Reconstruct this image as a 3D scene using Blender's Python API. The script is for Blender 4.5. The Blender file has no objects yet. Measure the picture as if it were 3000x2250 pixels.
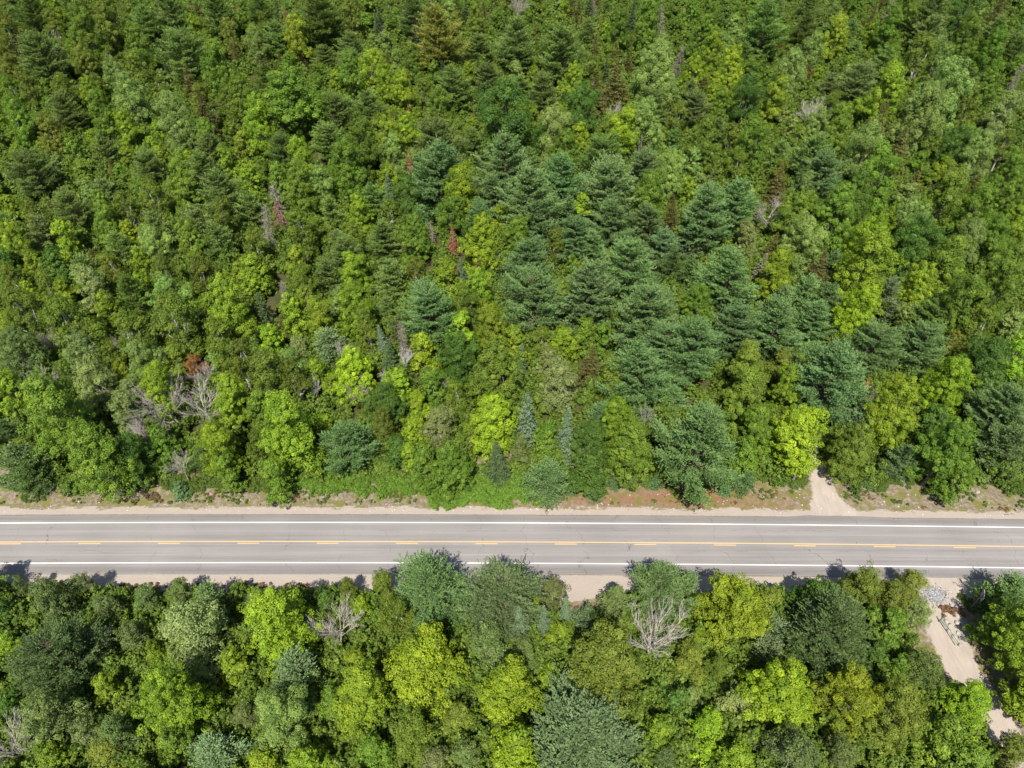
import bpy, math, random
import numpy as np
from mathutils import Vector, Matrix

# ------------------------------------------------------------------ camera, sky, sun, exposure
SC = bpy.context.scene
COL = SC.collection
PITCH, CAM_H, TAN_HALF = math.radians(44.5), 94.0, 0.72
cam_data = bpy.data.cameras.new("camera")
cam_data.sensor_width = 36.0
cam_data.lens = 18.0 / TAN_HALF
cam_data.clip_start, cam_data.clip_end = 0.5, 6000.0
cam = bpy.data.objects.new("camera", cam_data)
cam.location = (0, 0, CAM_H)
cam.rotation_euler = (math.pi / 2 - PITCH, 0, 0)
COL.objects.link(cam)
SC.camera = cam

SUN_ELEV, SUN_AZ = math.radians(57.0), math.radians(7.0)
world = bpy.data.worlds.new("World")
SC.world = world
world.use_nodes = True
wn = world.node_tree.nodes
wn.clear()
sky = wn.new("ShaderNodeTexSky")
sky.sky_type = 'NISHITA'
sky.sun_disc = False
sky.sun_elevation = SUN_ELEV
sky.sun_rotation = math.pi + SUN_AZ
bg = wn.new("ShaderNodeBackground")
bg.inputs[1].default_value = 0.085
wo = wn.new("ShaderNodeOutputWorld")
world.node_tree.links.new(sky.outputs[0], bg.inputs[0])
world.node_tree.links.new(bg.outputs[0], wo.inputs[0])

sun_data = bpy.data.lights.new("sun", 'SUN')
sun_data.energy = 5.0
sun_data.angle = math.radians(0.55)
sun_data.color = (1.0, 0.94, 0.84)
sun = bpy.data.objects.new("sun", sun_data)
ld = Vector((math.sin(SUN_AZ) * math.cos(SUN_ELEV), math.cos(SUN_AZ) * math.cos(SUN_ELEV), -math.sin(SUN_ELEV)))
sun.rotation_euler = ld.to_track_quat('-Z', 'Y').to_euler()
sun.location = (-20, -60, 160)
COL.objects.link(sun)

vs = SC.view_settings
vs.view_transform = 'Standard'
vs.look = 'None'
vs.exposure = 0.62
vs.gamma = 1.0
vs.use_curve_mapping = False
SC.cycles.max_bounces = 6
SC.cycles.diffuse_bounces = 3
SC.cycles.transmission_bounces = 4
SC.cycles.glossy_bounces = 2

RNG = np.random.default_rng(7)
random.seed(7)

# ------------------------------------------------------------------ the lie of the land and the line of the road
def terrain(x, y):
    """Level by the road, a long easy slope up beyond it."""
    s = np.clip(np.asarray(y, float) - 92.0, 0, 330.0)
    up = 0.085 * (np.sqrt(s * s + 400.0) - 20.0)
    roll = 0.9 * np.sin(np.asarray(x) * 0.021 + 1.3) * np.sin(s * 0.019) * np.clip(s / 60.0, 0, 1)
    return up + roll

def road_y(x):
    xx = np.clip(x, -220, 220)
    return 60.957 - 0.00512 * xx - 6.96e-5 * xx * xx

F_PX = 1500.0 / TAN_HALF
def ray(px, py):
    u, v = (px - 1500.0) / F_PX, (1125.0 - py) / F_PX
    return np.array([u, math.cos(PITCH) + v * math.sin(PITCH), -math.sin(PITCH) + v * math.cos(PITCH)])
def land(px, py, z_above=0.0):
    """Where the sight line through a point of the photograph meets the level z_above over the terrain."""
    d = ray(px, py)
    z = 0.0
    for _ in range(14):
        t = (CAM_H - z - z_above) / -d[2]
        z = 0.5 * z + 0.5 * float(terrain(d[0] * t, d[1] * t))
    return d[0] * t, d[1] * t, t
def project(x, y, z):
    dz = z - CAM_H
    depth = y * math.cos(PITCH) - dz * math.sin(PITCH)
    up = y * math.sin(PITCH) + dz * math.cos(PITCH)
    return 1500 + F_PX * x / depth, 1125 - F_PX * up / depth, depth

# ------------------------------------------------------------------ small helpers
def new_mesh(name, verts, faces, mats=(), smooth=False):
    me = bpy.data.meshes.new(name)
    me.from_pydata([tuple(map(float, v)) for v in verts], [], [tuple(map(int, f)) for f in faces])
    for m in mats:
        me.materials.append(m)
    if smooth:
        me.polygons.foreach_set('use_smooth', np.ones(len(me.polygons), bool))
    me.update()
    return me

def quads_mesh(name, V, tint, mat, polys=None):
    """V: (n, k, 3) free k-gons -> one mesh with a per-vertex 'tint' value."""
    n, k = V.shape[0], V.shape[1]
    me = bpy.data.meshes.new(name)
    me.vertices.add(n * k)
    me.vertices.foreach_set('co', V.reshape(-1).astype(np.float32))
    me.loops.add(n * k)
    me.loops.foreach_set('vertex_index', np.arange(n * k, dtype=np.int32))
    me.polygons.add(n)
    me.polygons.foreach_set('loop_start', np.arange(0, n * k, k, dtype=np.int32))
    me.polygons.foreach_set('loop_total', np.full(n, k, dtype=np.int32))
    me.update(calc_edges=True)
    at = me.attributes.new('tint', 'FLOAT', 'POINT')
    at.data.foreach_set('value', np.repeat(tint, k).astype(np.float32))
    me.materials.append(mat)
    return me

def link(name, data, parent=None, loc=None, color=None):
    o = bpy.data.objects.new(name, data)
    COL.objects.link(o)
    if parent is not None:
        o.parent = parent
    if loc is not None:
        o.location = loc
    if color is not None:
        o.color = (*color[:3], 1.0)
    return o

def tag(o, label=None, cat=None, group=None, kind=None):
    if label: o['label'] = label
    if cat: o['category'] = cat
    if group: o['group'] = group
    if kind: o['kind'] = kind
    return o

def unit(a):
    return a / np.maximum(np.linalg.norm(a, axis=-1, keepdims=True), 1e-9)

def tube(V, Fc, pts, radii, sides=5):
    """Adds a tapered tube along pts to the vertex / face lists."""
    pts = [np.asarray(p, float) for p in pts]
    base = len(V)
    n = len(pts)
    for i, p in enumerate(pts):
        t = unit(pts[min(i + 1, n - 1)] - pts[max(i - 1, 0)])
        a = np.cross(t, [0.31, 0.17, 0.93])
        if np.linalg.norm(a) < 1e-3:
            a = np.cross(t, [1, 0, 0])
        a = unit(a)
        b = np.cross(t, a)
        for s in range(sides):
            q = 2 * math.pi * s / sides
            V.append(p + radii[i] * (math.cos(q) * a + math.sin(q) * b))
    for i in range(n - 1):
        for s in range(sides):
            s2 = (s + 1) % sides
            Fc.append((base + i * sides + s, base + i * sides + s2, base + (i + 1) * sides + s2, base + (i + 1) * sides + s))
    Fc.append(tuple(base + (n - 1) * sides + s for s in range(sides)))
    Fc.append(tuple(base + s for s in reversed(range(sides))))

# ------------------------------------------------------------------ node helpers / materials
class NT:
    def __init__(self, name):
        self.m = bpy.data.materials.new(name)
        self.m.use_nodes = True
        self.t = self.m.node_tree
        self.t.nodes.clear()
        self.out = self.t.nodes.new("ShaderNodeOutputMaterial")
    def n(self, kind, **kw):
        nd = self.t.nodes.new(kind)
        for k, v in kw.items():
            setattr(nd, k, v)
        return nd
    def l(self, a, b):
        self.t.links.new(a, b)
    def val(self, nd, key, v):
        nd.inputs[key].default_value = v
    def math(self, op, a, b=None, clamp=False):
        nd = self.n("ShaderNodeMath", operation=op, use_clamp=clamp)
        for i, x in enumerate((a, b)):
            if x is None: continue
            if isinstance(x, (int, float)): nd.inputs[i].default_value = x
            else: self.l(x, nd.inputs[i])
        return nd.outputs[0]
    def mix(self, fac, a, b, blend='MIX'):
        nd = self.n("ShaderNodeMix", data_type='RGBA', blend_type=blend)
        for sock, x in ((nd.inputs[0], fac), (nd.inputs[6], a), (nd.inputs[7], b)):
            if isinstance(x, (int, float)): sock.default_value = x
            elif isinstance(x, tuple): sock.default_value = (*x[:3], 1.0)
            else: self.l(x, sock)
        return nd.outputs[2]
    def noise(self, vec, scale, detail=4.0, rough=0.55, dist=0.0):
        nd = self.n("ShaderNodeTexNoise")
        self.val(nd, 'Scale', scale); self.val(nd, 'Detail', detail); self.val(nd, 'Roughness', rough); self.val(nd, 'Distortion', dist)
        if vec is not None: self.l(vec, nd.inputs['Vector'])
        return nd.outputs[0]
    def ramp(self, fac, stops):
        nd = self.n("ShaderNodeValToRGB")
        cr = nd.color_ramp
        while len(cr.elements) < len(stops): cr.elements.new(0.5)
        for e, (p, c) in zip(cr.elements, stops):
            e.position = p
            e.color = (*c, 1.0) if isinstance(c, tuple) else (c, c, c, 1.0)
        self.l(fac, nd.inputs[0])
        return nd.outputs[0]
    def mapping(self, vec, scale):
        nd = self.n("ShaderNodeMapping")
        nd.inputs['Scale'].default_value = scale
        self.l(vec, nd.inputs[0])
        return nd.outputs[0]
    def surface(self, color, rough=0.9, bump=None, bump_strength=0.3, bump_dist=0.05, spec=0.3):
        p = self.n("ShaderNodeBsdfPrincipled")
        if isinstance(color, tuple): p.inputs['Base Color'].default_value = (*color[:3], 1.0)
        else: self.l(color, p.inputs['Base Color'])
        p.inputs['Roughness'].default_value = rough
        p.inputs['Specular IOR Level'].default_value = spec
        if bump is not None:
            b = self.n("ShaderNodeBump")
            b.inputs['Strength'].default_value = bump_strength
            b.inputs['Distance'].default_value = bump_dist
            self.l(bump, b.inputs['Height'])
            self.l(b.outputs[0], p.inputs['Normal'])
        self.l(p.outputs[0], self.out.inputs[0])
        return self.m

def leaf_material(name, translucent, spread, gloss, hue=0.035):
    """Leaf colour = the tree's own colour, varied from leaf to leaf and patch to patch."""
    t = NT(name)
    info = t.n("ShaderNodeObjectInfo")
    at = t.n("ShaderNodeAttribute", attribute_name='tint')
    tc = t.n("ShaderNodeTexCoord")
    patch = t.noise(tc.outputs['Object'], 0.55, 2.0)
    v = t.math('ADD', t.math('MULTIPLY', at.outputs['Fac'], spread), t.math('MULTIPLY', t.math('SUBTRACT', patch, 0.5), 0.55))
    val = t.math('MAXIMUM', t.math('ADD', v, 1.0), 0.35)
    hsv = t.n("ShaderNodeHueSaturation")
    t.l(info.outputs['Color'], hsv.inputs['Color'])
    t.l(val, hsv.inputs['Value'])
    t.l(t.math('ADD', t.math('MULTIPLY', v, -hue), 0.5), hsv.inputs['Hue'])
    d = t.n("ShaderNodeBsdfPrincipled")
    t.l(hsv.outputs[0], d.inputs['Base Color'])
    d.inputs['Roughness'].default_value = gloss
    d.inputs['Specular IOR Level'].default_value = 0.22
    tr = t.n("ShaderNodeBsdfTranslucent")
    warm = t.mix(0.5, hsv.outputs[0], (1.0, 1.0, 0.25), 'MULTIPLY')
    t.l(t.mix(1.0, warm, (1.5, 1.5, 1.5), 'MULTIPLY'), tr.inputs[0])
    mx = t.n("ShaderNodeMixShader")
    mx.inputs[0].default_value = translucent
    t.l(d.outputs[0], mx.inputs[1]); t.l(tr.outputs[0], mx.inputs[2])
    t.l(mx.outputs[0], t.out.inputs[0])
    return t.m

M = {}
M['leaf'] = leaf_material('broad_leaves', 0.30, 0.22, 0.5)
M['fine_leaf'] = leaf_material('fine_leaves', 0.26, 0.20, 0.6)
M['needle'] = leaf_material('needles', 0.22, 0.22, 0.6, 0.02)

def bark_material():
    t = NT('bark')
    info = t.n("ShaderNodeObjectInfo")
    tc = t.n("ShaderNodeTexCoord")
    nz = t.noise(t.mapping(tc.outputs['Object'], (3, 3, 0.9)), 2.2, 4.0)
    c = t.mix(1.0, info.outputs['Color'], t.ramp(nz, [(0.3, 0.55), (0.7, 1.15)]), 'MULTIPLY')
    return t.surface(c, 0.9, nz, 0.5, 0.03)
M['bark'] = bark_material()

# ------------------------------------------------------------------ ground materials
EDGE_N, EDGE_S = 4.92, -5.5
def relief(x, y):
    return (0.05 * np.sin(x * 1.31 + 2.1 * np.sin(y * 0.9)) + 0.04 * np.sin(y * 1.7 + x * 0.37)
            + 0.03 * np.sin(x * 2.9 - y * 2.3)) * 0.6

def ground_material():
    t = NT('forest_floor')
    g = t.n("ShaderNodeNewGeometry").outputs['Position']
    a = t.noise(g, 0.35, 5.0, 0.6)
    b = t.noise(g, 2.4, 4.0, 0.6)
    c = t.ramp(a, [(0.3, (0.085, 0.062, 0.038)), (0.5, (0.07, 0.07, 0.028)), (0.7, (0.045, 0.06, 0.02))])
    c = t.mix(0.6, c, t.ramp(b, [(0.3, (0.5, 0.5, 0.5)), (0.7, (1.3, 1.25, 1.2))]), 'MULTIPLY')
    return t.surface(c, 0.95, b, 0.6, 0.1, 0.1)

def verge_material():
    """Pale grit beside the asphalt, then brown soil with needles, moss and weeds further off."""
    t = NT('roadside_soil')
    g = t.n("ShaderNodeNewGeometry").outputs['Position']
    gap = t.n("ShaderNodeAttribute", attribute_name='gap').outputs['Fac']
    red = t.n("ShaderNodeAttribute", attribute_name='red').outputs['Fac']
    sand = t.n("ShaderNodeAttribute", attribute_name='sand').outputs['Fac']
    wide = t.noise(t.mapping(g, (0.35, 1.0, 1.0)), 0.9, 5.0, 0.62)
    mid = t.noise(g, 1.6, 5.0, 0.65, 0.6)
    fine = t.noise(g, 9.0, 4.0, 0.7)
    speck = t.noise(g, 26.0, 2.0, 0.6)
    edge = t.math('ADD', gap, t.math('ADD', t.math('MULTIPLY', t.math('SUBTRACT', wide, 0.5), 3.4), t.math('MULTIPLY', t.math('SUBTRACT', mid, 0.5), 1.6)))
    grit = t.ramp(fine, [(0.25, (0.30, 0.255, 0.215)), (0.5, (0.355, 0.305, 0.26)), (0.75, (0.42, 0.365, 0.315))])
    soil = t.ramp(mid, [(0.28, (0.10, 0.085, 0.052)), (0.45, (0.185, 0.152, 0.105)), (0.6, (0.26, 0.215, 0.165)), (0.78, (0.34, 0.29, 0.24))])
    soil = t.mix(t.math('MULTIPLY', red, t.ramp(fine, [(0.2, 0.5), (0.7, 1.0)])), soil, (0.23, 0.115, 0.062))
    moss = t.ramp(t.noise(g, 0.55, 4.0, 0.6, 0.4), [(0.49, 0.0), (0.58, 0.85)])
    soil = t.mix(moss, soil, t.mix(fine, (0.10, 0.12, 0.02), (0.20, 0.18, 0.05)))
    c = t.mix(t.ramp(t.math('MULTIPLY', edge, 0.2), [(0.27, 0.0), (0.33, 1.0)]), grit, soil)
    lip = t.ramp(t.math('ADD', t.n("ShaderNodeAttribute", attribute_name='lip').outputs['Fac'], t.math('MULTIPLY', t.math('SUBTRACT', mid, 0.5), 0.35)), [(0.08, 1.0), (0.22, 0.0)])
    c = t.mix(t.math('MULTIPLY', lip, 0.75), c, (0.13, 0.115, 0.06))
    rut = t.noise(t.mapping(g, (1.3, 0.22, 1.0)), 1.0, 5.0, 0.65, 0.8)
    way = t.mix(t.ramp(rut, [(0.4, 0.0), (0.6, 1.0)]), (0.36, 0.31, 0.265), (0.41, 0.355, 0.305))
    sm = t.ramp(t.math('ADD', sand, t.math('ADD', t.math('MULTIPLY', t.math('SUBTRACT', mid, 0.5), 0.9), t.math('MULTIPLY', t.math('SUBTRACT', fine, 0.5), 0.5))), [(0.36, 0.0), (0.62, 1.0)])
    c = t.mix(sm, c, way)
    c = t.mix(0.7, c, t.ramp(speck, [(0.3, (0.62, 0.62, 0.62)), (0.55, (1.0, 1.0, 1.0)), (0.75, (1.35, 1.33, 1.3))]), 'MULTIPLY')
    return t.surface(c, 0.95, fine, 0.8, 0.06, 0.15)

def sand_material(name, a, b):
    t = NT(name)
    g = t.n("ShaderNodeNewGeometry").outputs['Position']
    mid = t.noise(t.mapping(g, (1.6, 0.35, 1.0)), 1.3, 5.0, 0.6, 0.5)
    fine = t.noise(g, 7.0, 4.0, 0.7)
    c = t.mix(t.ramp(mid, [(0.35, 0.0), (0.65, 1.0)]), a, b)
    c = t.mix(0.6, c, t.ramp(fine, [(0.3, (0.72, 0.72, 0.72)), (0.7, (1.25, 1.25, 1.25))]), 'MULTIPLY')
    return t.surface(c, 0.95, fine, 0.6, 0.04, 0.15)

def asphalt_material():
    t = NT('worn_asphalt')
    g = t.n("ShaderNodeNewGeometry").outputs['Position']
    sep = t.n("ShaderNodeSeparateXYZ"); t.l(g, sep.inputs[0])
    x, y = sep.outputs[0], sep.outputs[1]
    lane = t.n("ShaderNodeAttribute", attribute_name='lane').outputs['Fac']
    streak = t.noise(t.mapping(g, (0.035, 2.6, 1.0)), 1.0, 5.0, 0.6)
    blot = t.noise(g, 0.12, 3.0, 0.5)
    fine = t.noise(g, 11.0, 4.0, 0.7)
    c = t.ramp(streak, [(0.3, (0.196, 0.183, 0.177)), (0.5, (0.228, 0.213, 0.206)), (0.7, (0.256, 0.240, 0.232))])
    c = t.mix(0.5, c, t.ramp(blot, [(0.3, 0.86), (0.7, 1.14)]), 'MULTIPLY')
    # darker, less worn asphalt outside the edge lines and along the wheel-free strips
    out = t.ramp(t.math('ABSOLUTE', lane), [(0.72, 1.0), (0.80, 0.84)])
    c = t.mix(1.0, c, out, 'MULTIPLY')
    wear = t.math('COSINE', t.math('MULTIPLY', t.math('ABSOLUTE', lane), 17.6))
    wear = t.math('ADD', 1.0, t.math('MULTIPLY', wear, 0.05))
    c = t.mix(1.0, c, wear, 'MULTIPLY')
    c = t.mix(0.35, c, t.ramp(fine, [(0.3, 0.7), (0.7, 1.3)]), 'MULTIPLY')
    wob = t.noise(g, 0.55, 4.0, 0.6)
    w2 = t.noise(g, 0.16, 2.0, 0.5)
    cr = t.math('ADD', t.math('MULTIPLY', x, 1.0), t.math('ADD', t.math('MULTIPLY', y, 0.22), t.math('ADD', t.math('MULTIPLY', wob, 2.6), t.math('MULTIPLY', w2, 9.0))))
    pp = t.math('PINGPONG', t.math('DIVIDE', cr, 7.3), 0.5)
    thin = t.math('LESS_THAN', pp, 0.0042)
    brk = t.math('GREATER_THAN', t.noise(g, 0.28, 2.0), 0.46)
    lg = t.math('PINGPONG', t.math('DIVIDE', t.math('ADD', y, t.math('ADD', t.math('MULTIPLY', wob, 0.9), t.math('MULTIPLY', w2, 1.2))), 1.83), 0.5)
    thin2 = t.math('MULTIPLY', t.math('LESS_THAN', lg, 0.010), t.math('GREATER_THAN', t.noise(t.mapping(g, (0.3, 1, 1)), 0.5, 2.0), 0.59))
    crack = t.math('MAXIMUM', t.math('MULTIPLY', thin, brk), thin2)
    c = t.mix(t.math('MULTIPLY', crack, 0.62), c, (0.07, 0.065, 0.06))
    return t.surface(c, 0.85, fine, 0.25, 0.01, 0.3)

def paint_material(name, col):
    t = NT(name)
    g = t.n("ShaderNodeNewGeometry").outputs['Position']
    w = t.noise(g, 6.0, 4.0, 0.7)
    c = t.mix(t.ramp(w, [(0.30, 0.6), (0.48, 0.0)]), col, (0.26, 0.24, 0.225))
    return t.surface(c, 0.7, None)

def plain(name, col, rough=0.6, metal=0.0, var=0.25, scale=3.0):
    t = NT(name)
    tc = t.n("ShaderNodeTexCoord").outputs['Object']
    nz = t.noise(tc, scale, 5.0, 0.6)
    c = t.mix(1.0, col, t.ramp(nz, [(0.3, 1.0 - var), (0.7, 1.0 + var)]), 'MULTIPLY')
    m = t.surface(c, rough, nz, 0.4, 0.03)
    for nd in t.t.nodes:
        if nd.type == 'BSDF_PRINCIPLED': nd.inputs['Metallic'].default_value = metal
    return m

M['floor'] = ground_material()
M['verge'] = verge_material()
M['grit'] = sand_material('track_grit', (0.33, 0.285, 0.245), (0.42, 0.37, 0.325))
M['sand'] = sand_material('driveway_sand', (0.36, 0.30, 0.25), (0.44, 0.375, 0.32))
M['asphalt'] = asphalt_material()
M['white'] = paint_material('white_line_paint', (0.76, 0.76, 0.75))
M['yellow'] = paint_material('yellow_line_paint', (0.62, 0.41, 0.17))
M['rock'] = plain('granite', (0.34, 0.32, 0.29), 0.9, 0.0, 0.35, 2.5)
M['steel_green'] = plain('green_painted_steel', (0.045, 0.16, 0.105), 0.5, 0.0, 0.15)
M['steel'] = plain('galvanised_steel', (0.22, 0.22, 0.23), 0.45, 0.6, 0.15)
M['sign_white'] = plain('sign_face_white', (0.72, 0.72, 0.74), 0.4, 0.0, 0.05)
M['sign_blue'] = plain('sign_edge_blue', (0.10, 0.09, 0.26), 0.4, 0.0, 0.05)

# ------------------------------------------------------------------ the setting
def strip_grid(name, xs, ds_of, zfun, mat, attrs=()):
    """A sheet sampled at xs across and at the rows ds_of(x) along y."""
    V, Fc = [], []
    rows = [ds_of(x) for x in xs]
    m = len(rows[0])
    for x, row in zip(xs, rows):
        for y in row:
            V.append((x, y, float(zfun(x, y))))
    for i in range(len(xs) - 1):
        for j in range(m - 1):
            Fc.append((i * m + j, (i + 1) * m + j, (i + 1) * m + j + 1, i * m + j + 1))
    return new_mesh(name, V, Fc, [mat], True)

gx = np.concatenate([[-1600, -1000, -650, -450], np.arange(-320, 321, 8), [450, 650, 1000, 1600]])
gy = np.concatenate([[-1200, -600, -250, -100], np.arange(-40, 441, 8), [520, 700, 1100, 1800]])
me = strip_grid('ground', gx, lambda x: gy, lambda x, y: float(terrain(x, y)) - 0.12, M['floor'])
tag(link('ground', me), 'brown forest floor under the trees on both sides of the road', kind='structure')

def add_attr(me, name, fn):
    co = np.empty(len(me.vertices) * 3, np.float32)
    me.vertices.foreach_get('co', co)
    co = co.reshape(-1, 3)
    a = me.attributes.new(name, 'FLOAT', 'POINT')
    a.data.foreach_set('value', fn(co[:, 0], co[:, 1]).astype(np.float32))

def apron(x):
    return 0.32 * np.clip(1 - np.abs((x - 51.0) / 7.5), 0, 1) ** 0.4 if abs(x - 51) < 7.5 else 0.0
def pave_n(x): return float(road_y(x)) + EDGE_N + apron(x) + 0.07 * math.sin(x * 0.9) * math.sin(x * 0.23)
def pave_s(x): return float(road_y(x)) + EDGE_S + 0.08 * math.sin(x * 0.7 + 1) * math.sin(x * 0.19) + 0.09 * math.sin(x * 0.045)

TRACK = [(51.2, 66.15, 3.7), (50.9, 67.4, 3.0), (51.0, 70.5, 1.9), (51.6, 75.5, 1.5), (51.4, 82, 1.4), (48, 92, 1.4), (42, 104, 1.3), (38, 120, 1.3)]
DRIVE = [(62.5, 53.4, 3.6), (61.2, 50.5, 3.0), (60.4, 46, 2.7), (60.3, 41, 2.3), (61.3, 36, 2.3), (62.2, 31, 2.3), (62.4, 22, 2.0), (62, 8, 2.0)]

def way_mask(way):
    P_ = np.array(way, float)
    def f(x, y):
        best = np.full(np.shape(x), -9.0)
        for (x0, y0, w0), (x1, y1, w1) in zip(P_, P_[1:]):
            t = np.clip(((x - x0) * (x1 - x0) + (y - y0) * (y1 - y0)) / ((x1 - x0) ** 2 + (y1 - y0) ** 2), 0, 1)
            d = np.hypot(x - x0 - t * (x1 - x0), y - y0 - t * (y1 - y0))
            best = np.maximum(best, 0.5 + (w0 + t * (w1 - w0) - d) * 0.55)
        return np.clip(best, 0, 1)
    return f
ROAD_Z = 0.07
for side, nm, lab in ((1, 'verge', 'pale gritty roadside soil along the far edge of the road'), (-1, 'verge', 'pale gritty roadside soil along the near edge of the road')):
    xs = np.arange(-150, 150.1, 0.5)
    k = np.linspace(0, 1, 30) ** 1.25
    if side > 0:
        f = lambda x: pave_n(x) - 0.25 + k * (13.0 + 1.5 * math.sin(x * 0.11))
    else:
        f = lambda x: (pave_s(x) + 0.25 - k * (11.0 + 1.5 * math.sin(x * 0.13)))
    def zv(x, y, side=side):
        gap = (y - road_y(x) - EDGE_N) if side > 0 else (EDGE_S - (y - road_y(x)))
        fall = -0.02 * min(max(gap, 0), 1.0)
        return 0.035 + fall + float(relief(x, y)) * min(max(gap / 1.6, 0), 1) * 1.0
    me = strip_grid('verge', xs, f, zv, M['verge'])
    if side < 0:
        me.flip_normals()
    if side > 0:
        add_attr(me, 'gap', lambda x, y: y - road_y(x) - EDGE_N)
        add_attr(me, 'lip', lambda x, y: y - road_y(x) - EDGE_N)
        add_attr(me, 'red', lambda x, y: np.clip(1.15 * np.exp(-((x - 30) / 9) ** 2 - ((y - 69.6) / 2.2) ** 2) + 0.75 * np.exp(-((x - 15) / 8) ** 2 - ((y - 69) / 1.6) ** 2) + 0.35 * np.exp(-((x - 42) / 8) ** 2 - ((y - 68) / 1.5) ** 2), 0, 1))
    else:
        add_attr(me, 'lip', lambda x, y: EDGE_S - (y - road_y(x)))
        add_attr(me, 'gap', lambda x, y: (EDGE_S - (y - road_y(x))) - 1.4 - 2.0 * np.exp(-((x - 62) / 12) ** 2) - 1.6 * np.exp(-((x - 8) / 5) ** 2))
        add_attr(me, 'red', lambda x, y: np.clip(0.9 * np.exp(-((x + 44) / 12) ** 2) + 0.6 * np.exp(-((x - 6) / 4) ** 2), 0, 1))
    add_attr(me, 'sand', way_mask(TRACK if side > 0 else DRIVE))
    tag(link(nm, me), lab, kind='structure')

# road: asphalt slab with painted lines as its parts
xs = np.arange(-420, 420.1, 1.0)
V, Fc = [], []
cross = [(-1.0, -0.12, -0.06), (-1.0, 0.0, 0.0)] + [(u, 0.0, 0.0) for u in np.linspace(-0.9, 0.9, 10)] + [(1.0, 0.0, 0.0), (1.0, 0.12, -0.06)]
lanev = []
for x in xs:
    yn, ys, yc = pave_n(x), pave_s(x), float(road_y(x))
    for u, o, dz in cross:
        y = yc + (u * (yn - yc) if u > 0 else -u * (ys - yc)) + o
        V.append((x, y, ROAD_Z + dz))
        lanev.append(u)
m = len(cross)
for i in range(len(xs) - 1):
    for j in range(m - 1):
        Fc.append((i * m + j, (i + 1) * m + j, (i + 1) * m + j + 1, i * m + j + 1))
me = new_mesh('road', V, Fc, [M['asphalt']])
a = me.attributes.new('lane', 'FLOAT', 'POINT')
a.data.foreach_set('value', np.array(lanev, np.float32))
road = tag(link('road', me), 'two-lane grey asphalt road crossing the forest', kind='structure')

def painted(name, x0, x1, d, width, mat, label=None):
    n = max(2, int((x1 - x0) / 1.0) + 1)
    V, Fc = [], []
    for i, x in enumerate(np.linspace(x0, x1, n)):
        y = float(road_y(x)) + d
        V += [(x, y - width / 2, ROAD_Z + 0.004), (x, y + width / 2, ROAD_Z + 0.004)]
        if i: Fc.append((2 * i - 2, 2 * i, 2 * i + 1, 2 * i - 1))
    o = link(name, new_mesh(name, V, Fc, [mat]), road)
    if label: o['label'] = label
painted('edge_line', -400, 400, 3.48, 0.145, M['white'])
painted('edge_line', -400, 400, -3.72, 0.145, M['white'])
painted('centre_line', -400, 400, 0.0, 0.16, M['yellow'], 'unbroken yellow centre line')
for k in range(-10, 18):
    x0 = -66.5 + 12.18 * k
    painted('lane_dash', x0, x0 + 3.35, -0.33, 0.14, M['yellow'])


def way_patch(name, way, x0, x1, y0, y1, z, gap, label):
    """Ground either side of an unpaved way, running on from the verge: same soil, with the trodden grit down its middle."""
    ys_ = np.arange(y0, y1 + 0.01, 0.5)
    me = strip_grid(name, np.arange(x0, x1 + 0.01, 0.5), lambda x: ys_, lambda x, y: float(terrain(x, y)) + z + float(relief(x, y)) * 0.6, M['verge'])
    add_attr(me, 'gap', lambda x, y: np.full(len(x), gap))
    add_attr(me, 'lip', lambda x, y: np.full(len(x), 5.0))
    add_attr(me, 'red', lambda x, y: np.zeros(len(x)))
    add_attr(me, 'sand', way_mask(way))
    tag(link(name, me), label, kind='structure')
way_patch('gravel_track', TRACK, 44, 58, 77.5, 124, -0.03, 6.0, 'pale gravel track running from the far side of the road into the pines')
way_patch('sandy_driveway', DRIVE, 52, 73, 4, 45.5, -0.03, 4.0, 'pale sandy driveway running down the near right corner')

# ------------------------------------------------------------------ tree builders
def cards(c, along, nrm, length, width):
    """Lozenge leaves: centre c, long axis along, facing nrm."""
    along = unit(along)
    side = unit(np.cross(nrm, along))
    l = (np.asarray(length) / 2)[:, None] if np.ndim(length) else length / 2
    w = (np.asarray(width) / 2)[:, None] if np.ndim(width) else width / 2
    return np.stack([c - along * l, c + side * w - along * l * 0.1, c + along * l, c - side * w - along * l * 0.1], 1)

def rand_dirs(r, n):
    return unit(r.normal(size=(n, 3)))

def sphere_dirs(n, r, zmin):
    i = np.arange(n) + 0.5
    z = 1 - (1 - zmin) * i / n
    ph = i * 2.399963 + r.uniform(0, 6.28)
    q = np.sqrt(np.maximum(0, 1 - z * z))
    return np.stack([q * np.cos(ph), q * np.sin(ph), z], 1)

def curve_pts(a, b, r, n=4, sag=0.08):
    a, b = np.asarray(a, float), np.asarray(b, float)
    L = np.linalg.norm(b - a)
    return [a + (b - a) * t + r.normal(0, sag * L, 3) * math.sin(math.pi * t) for t in np.linspace(0, 1, n)]

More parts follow.
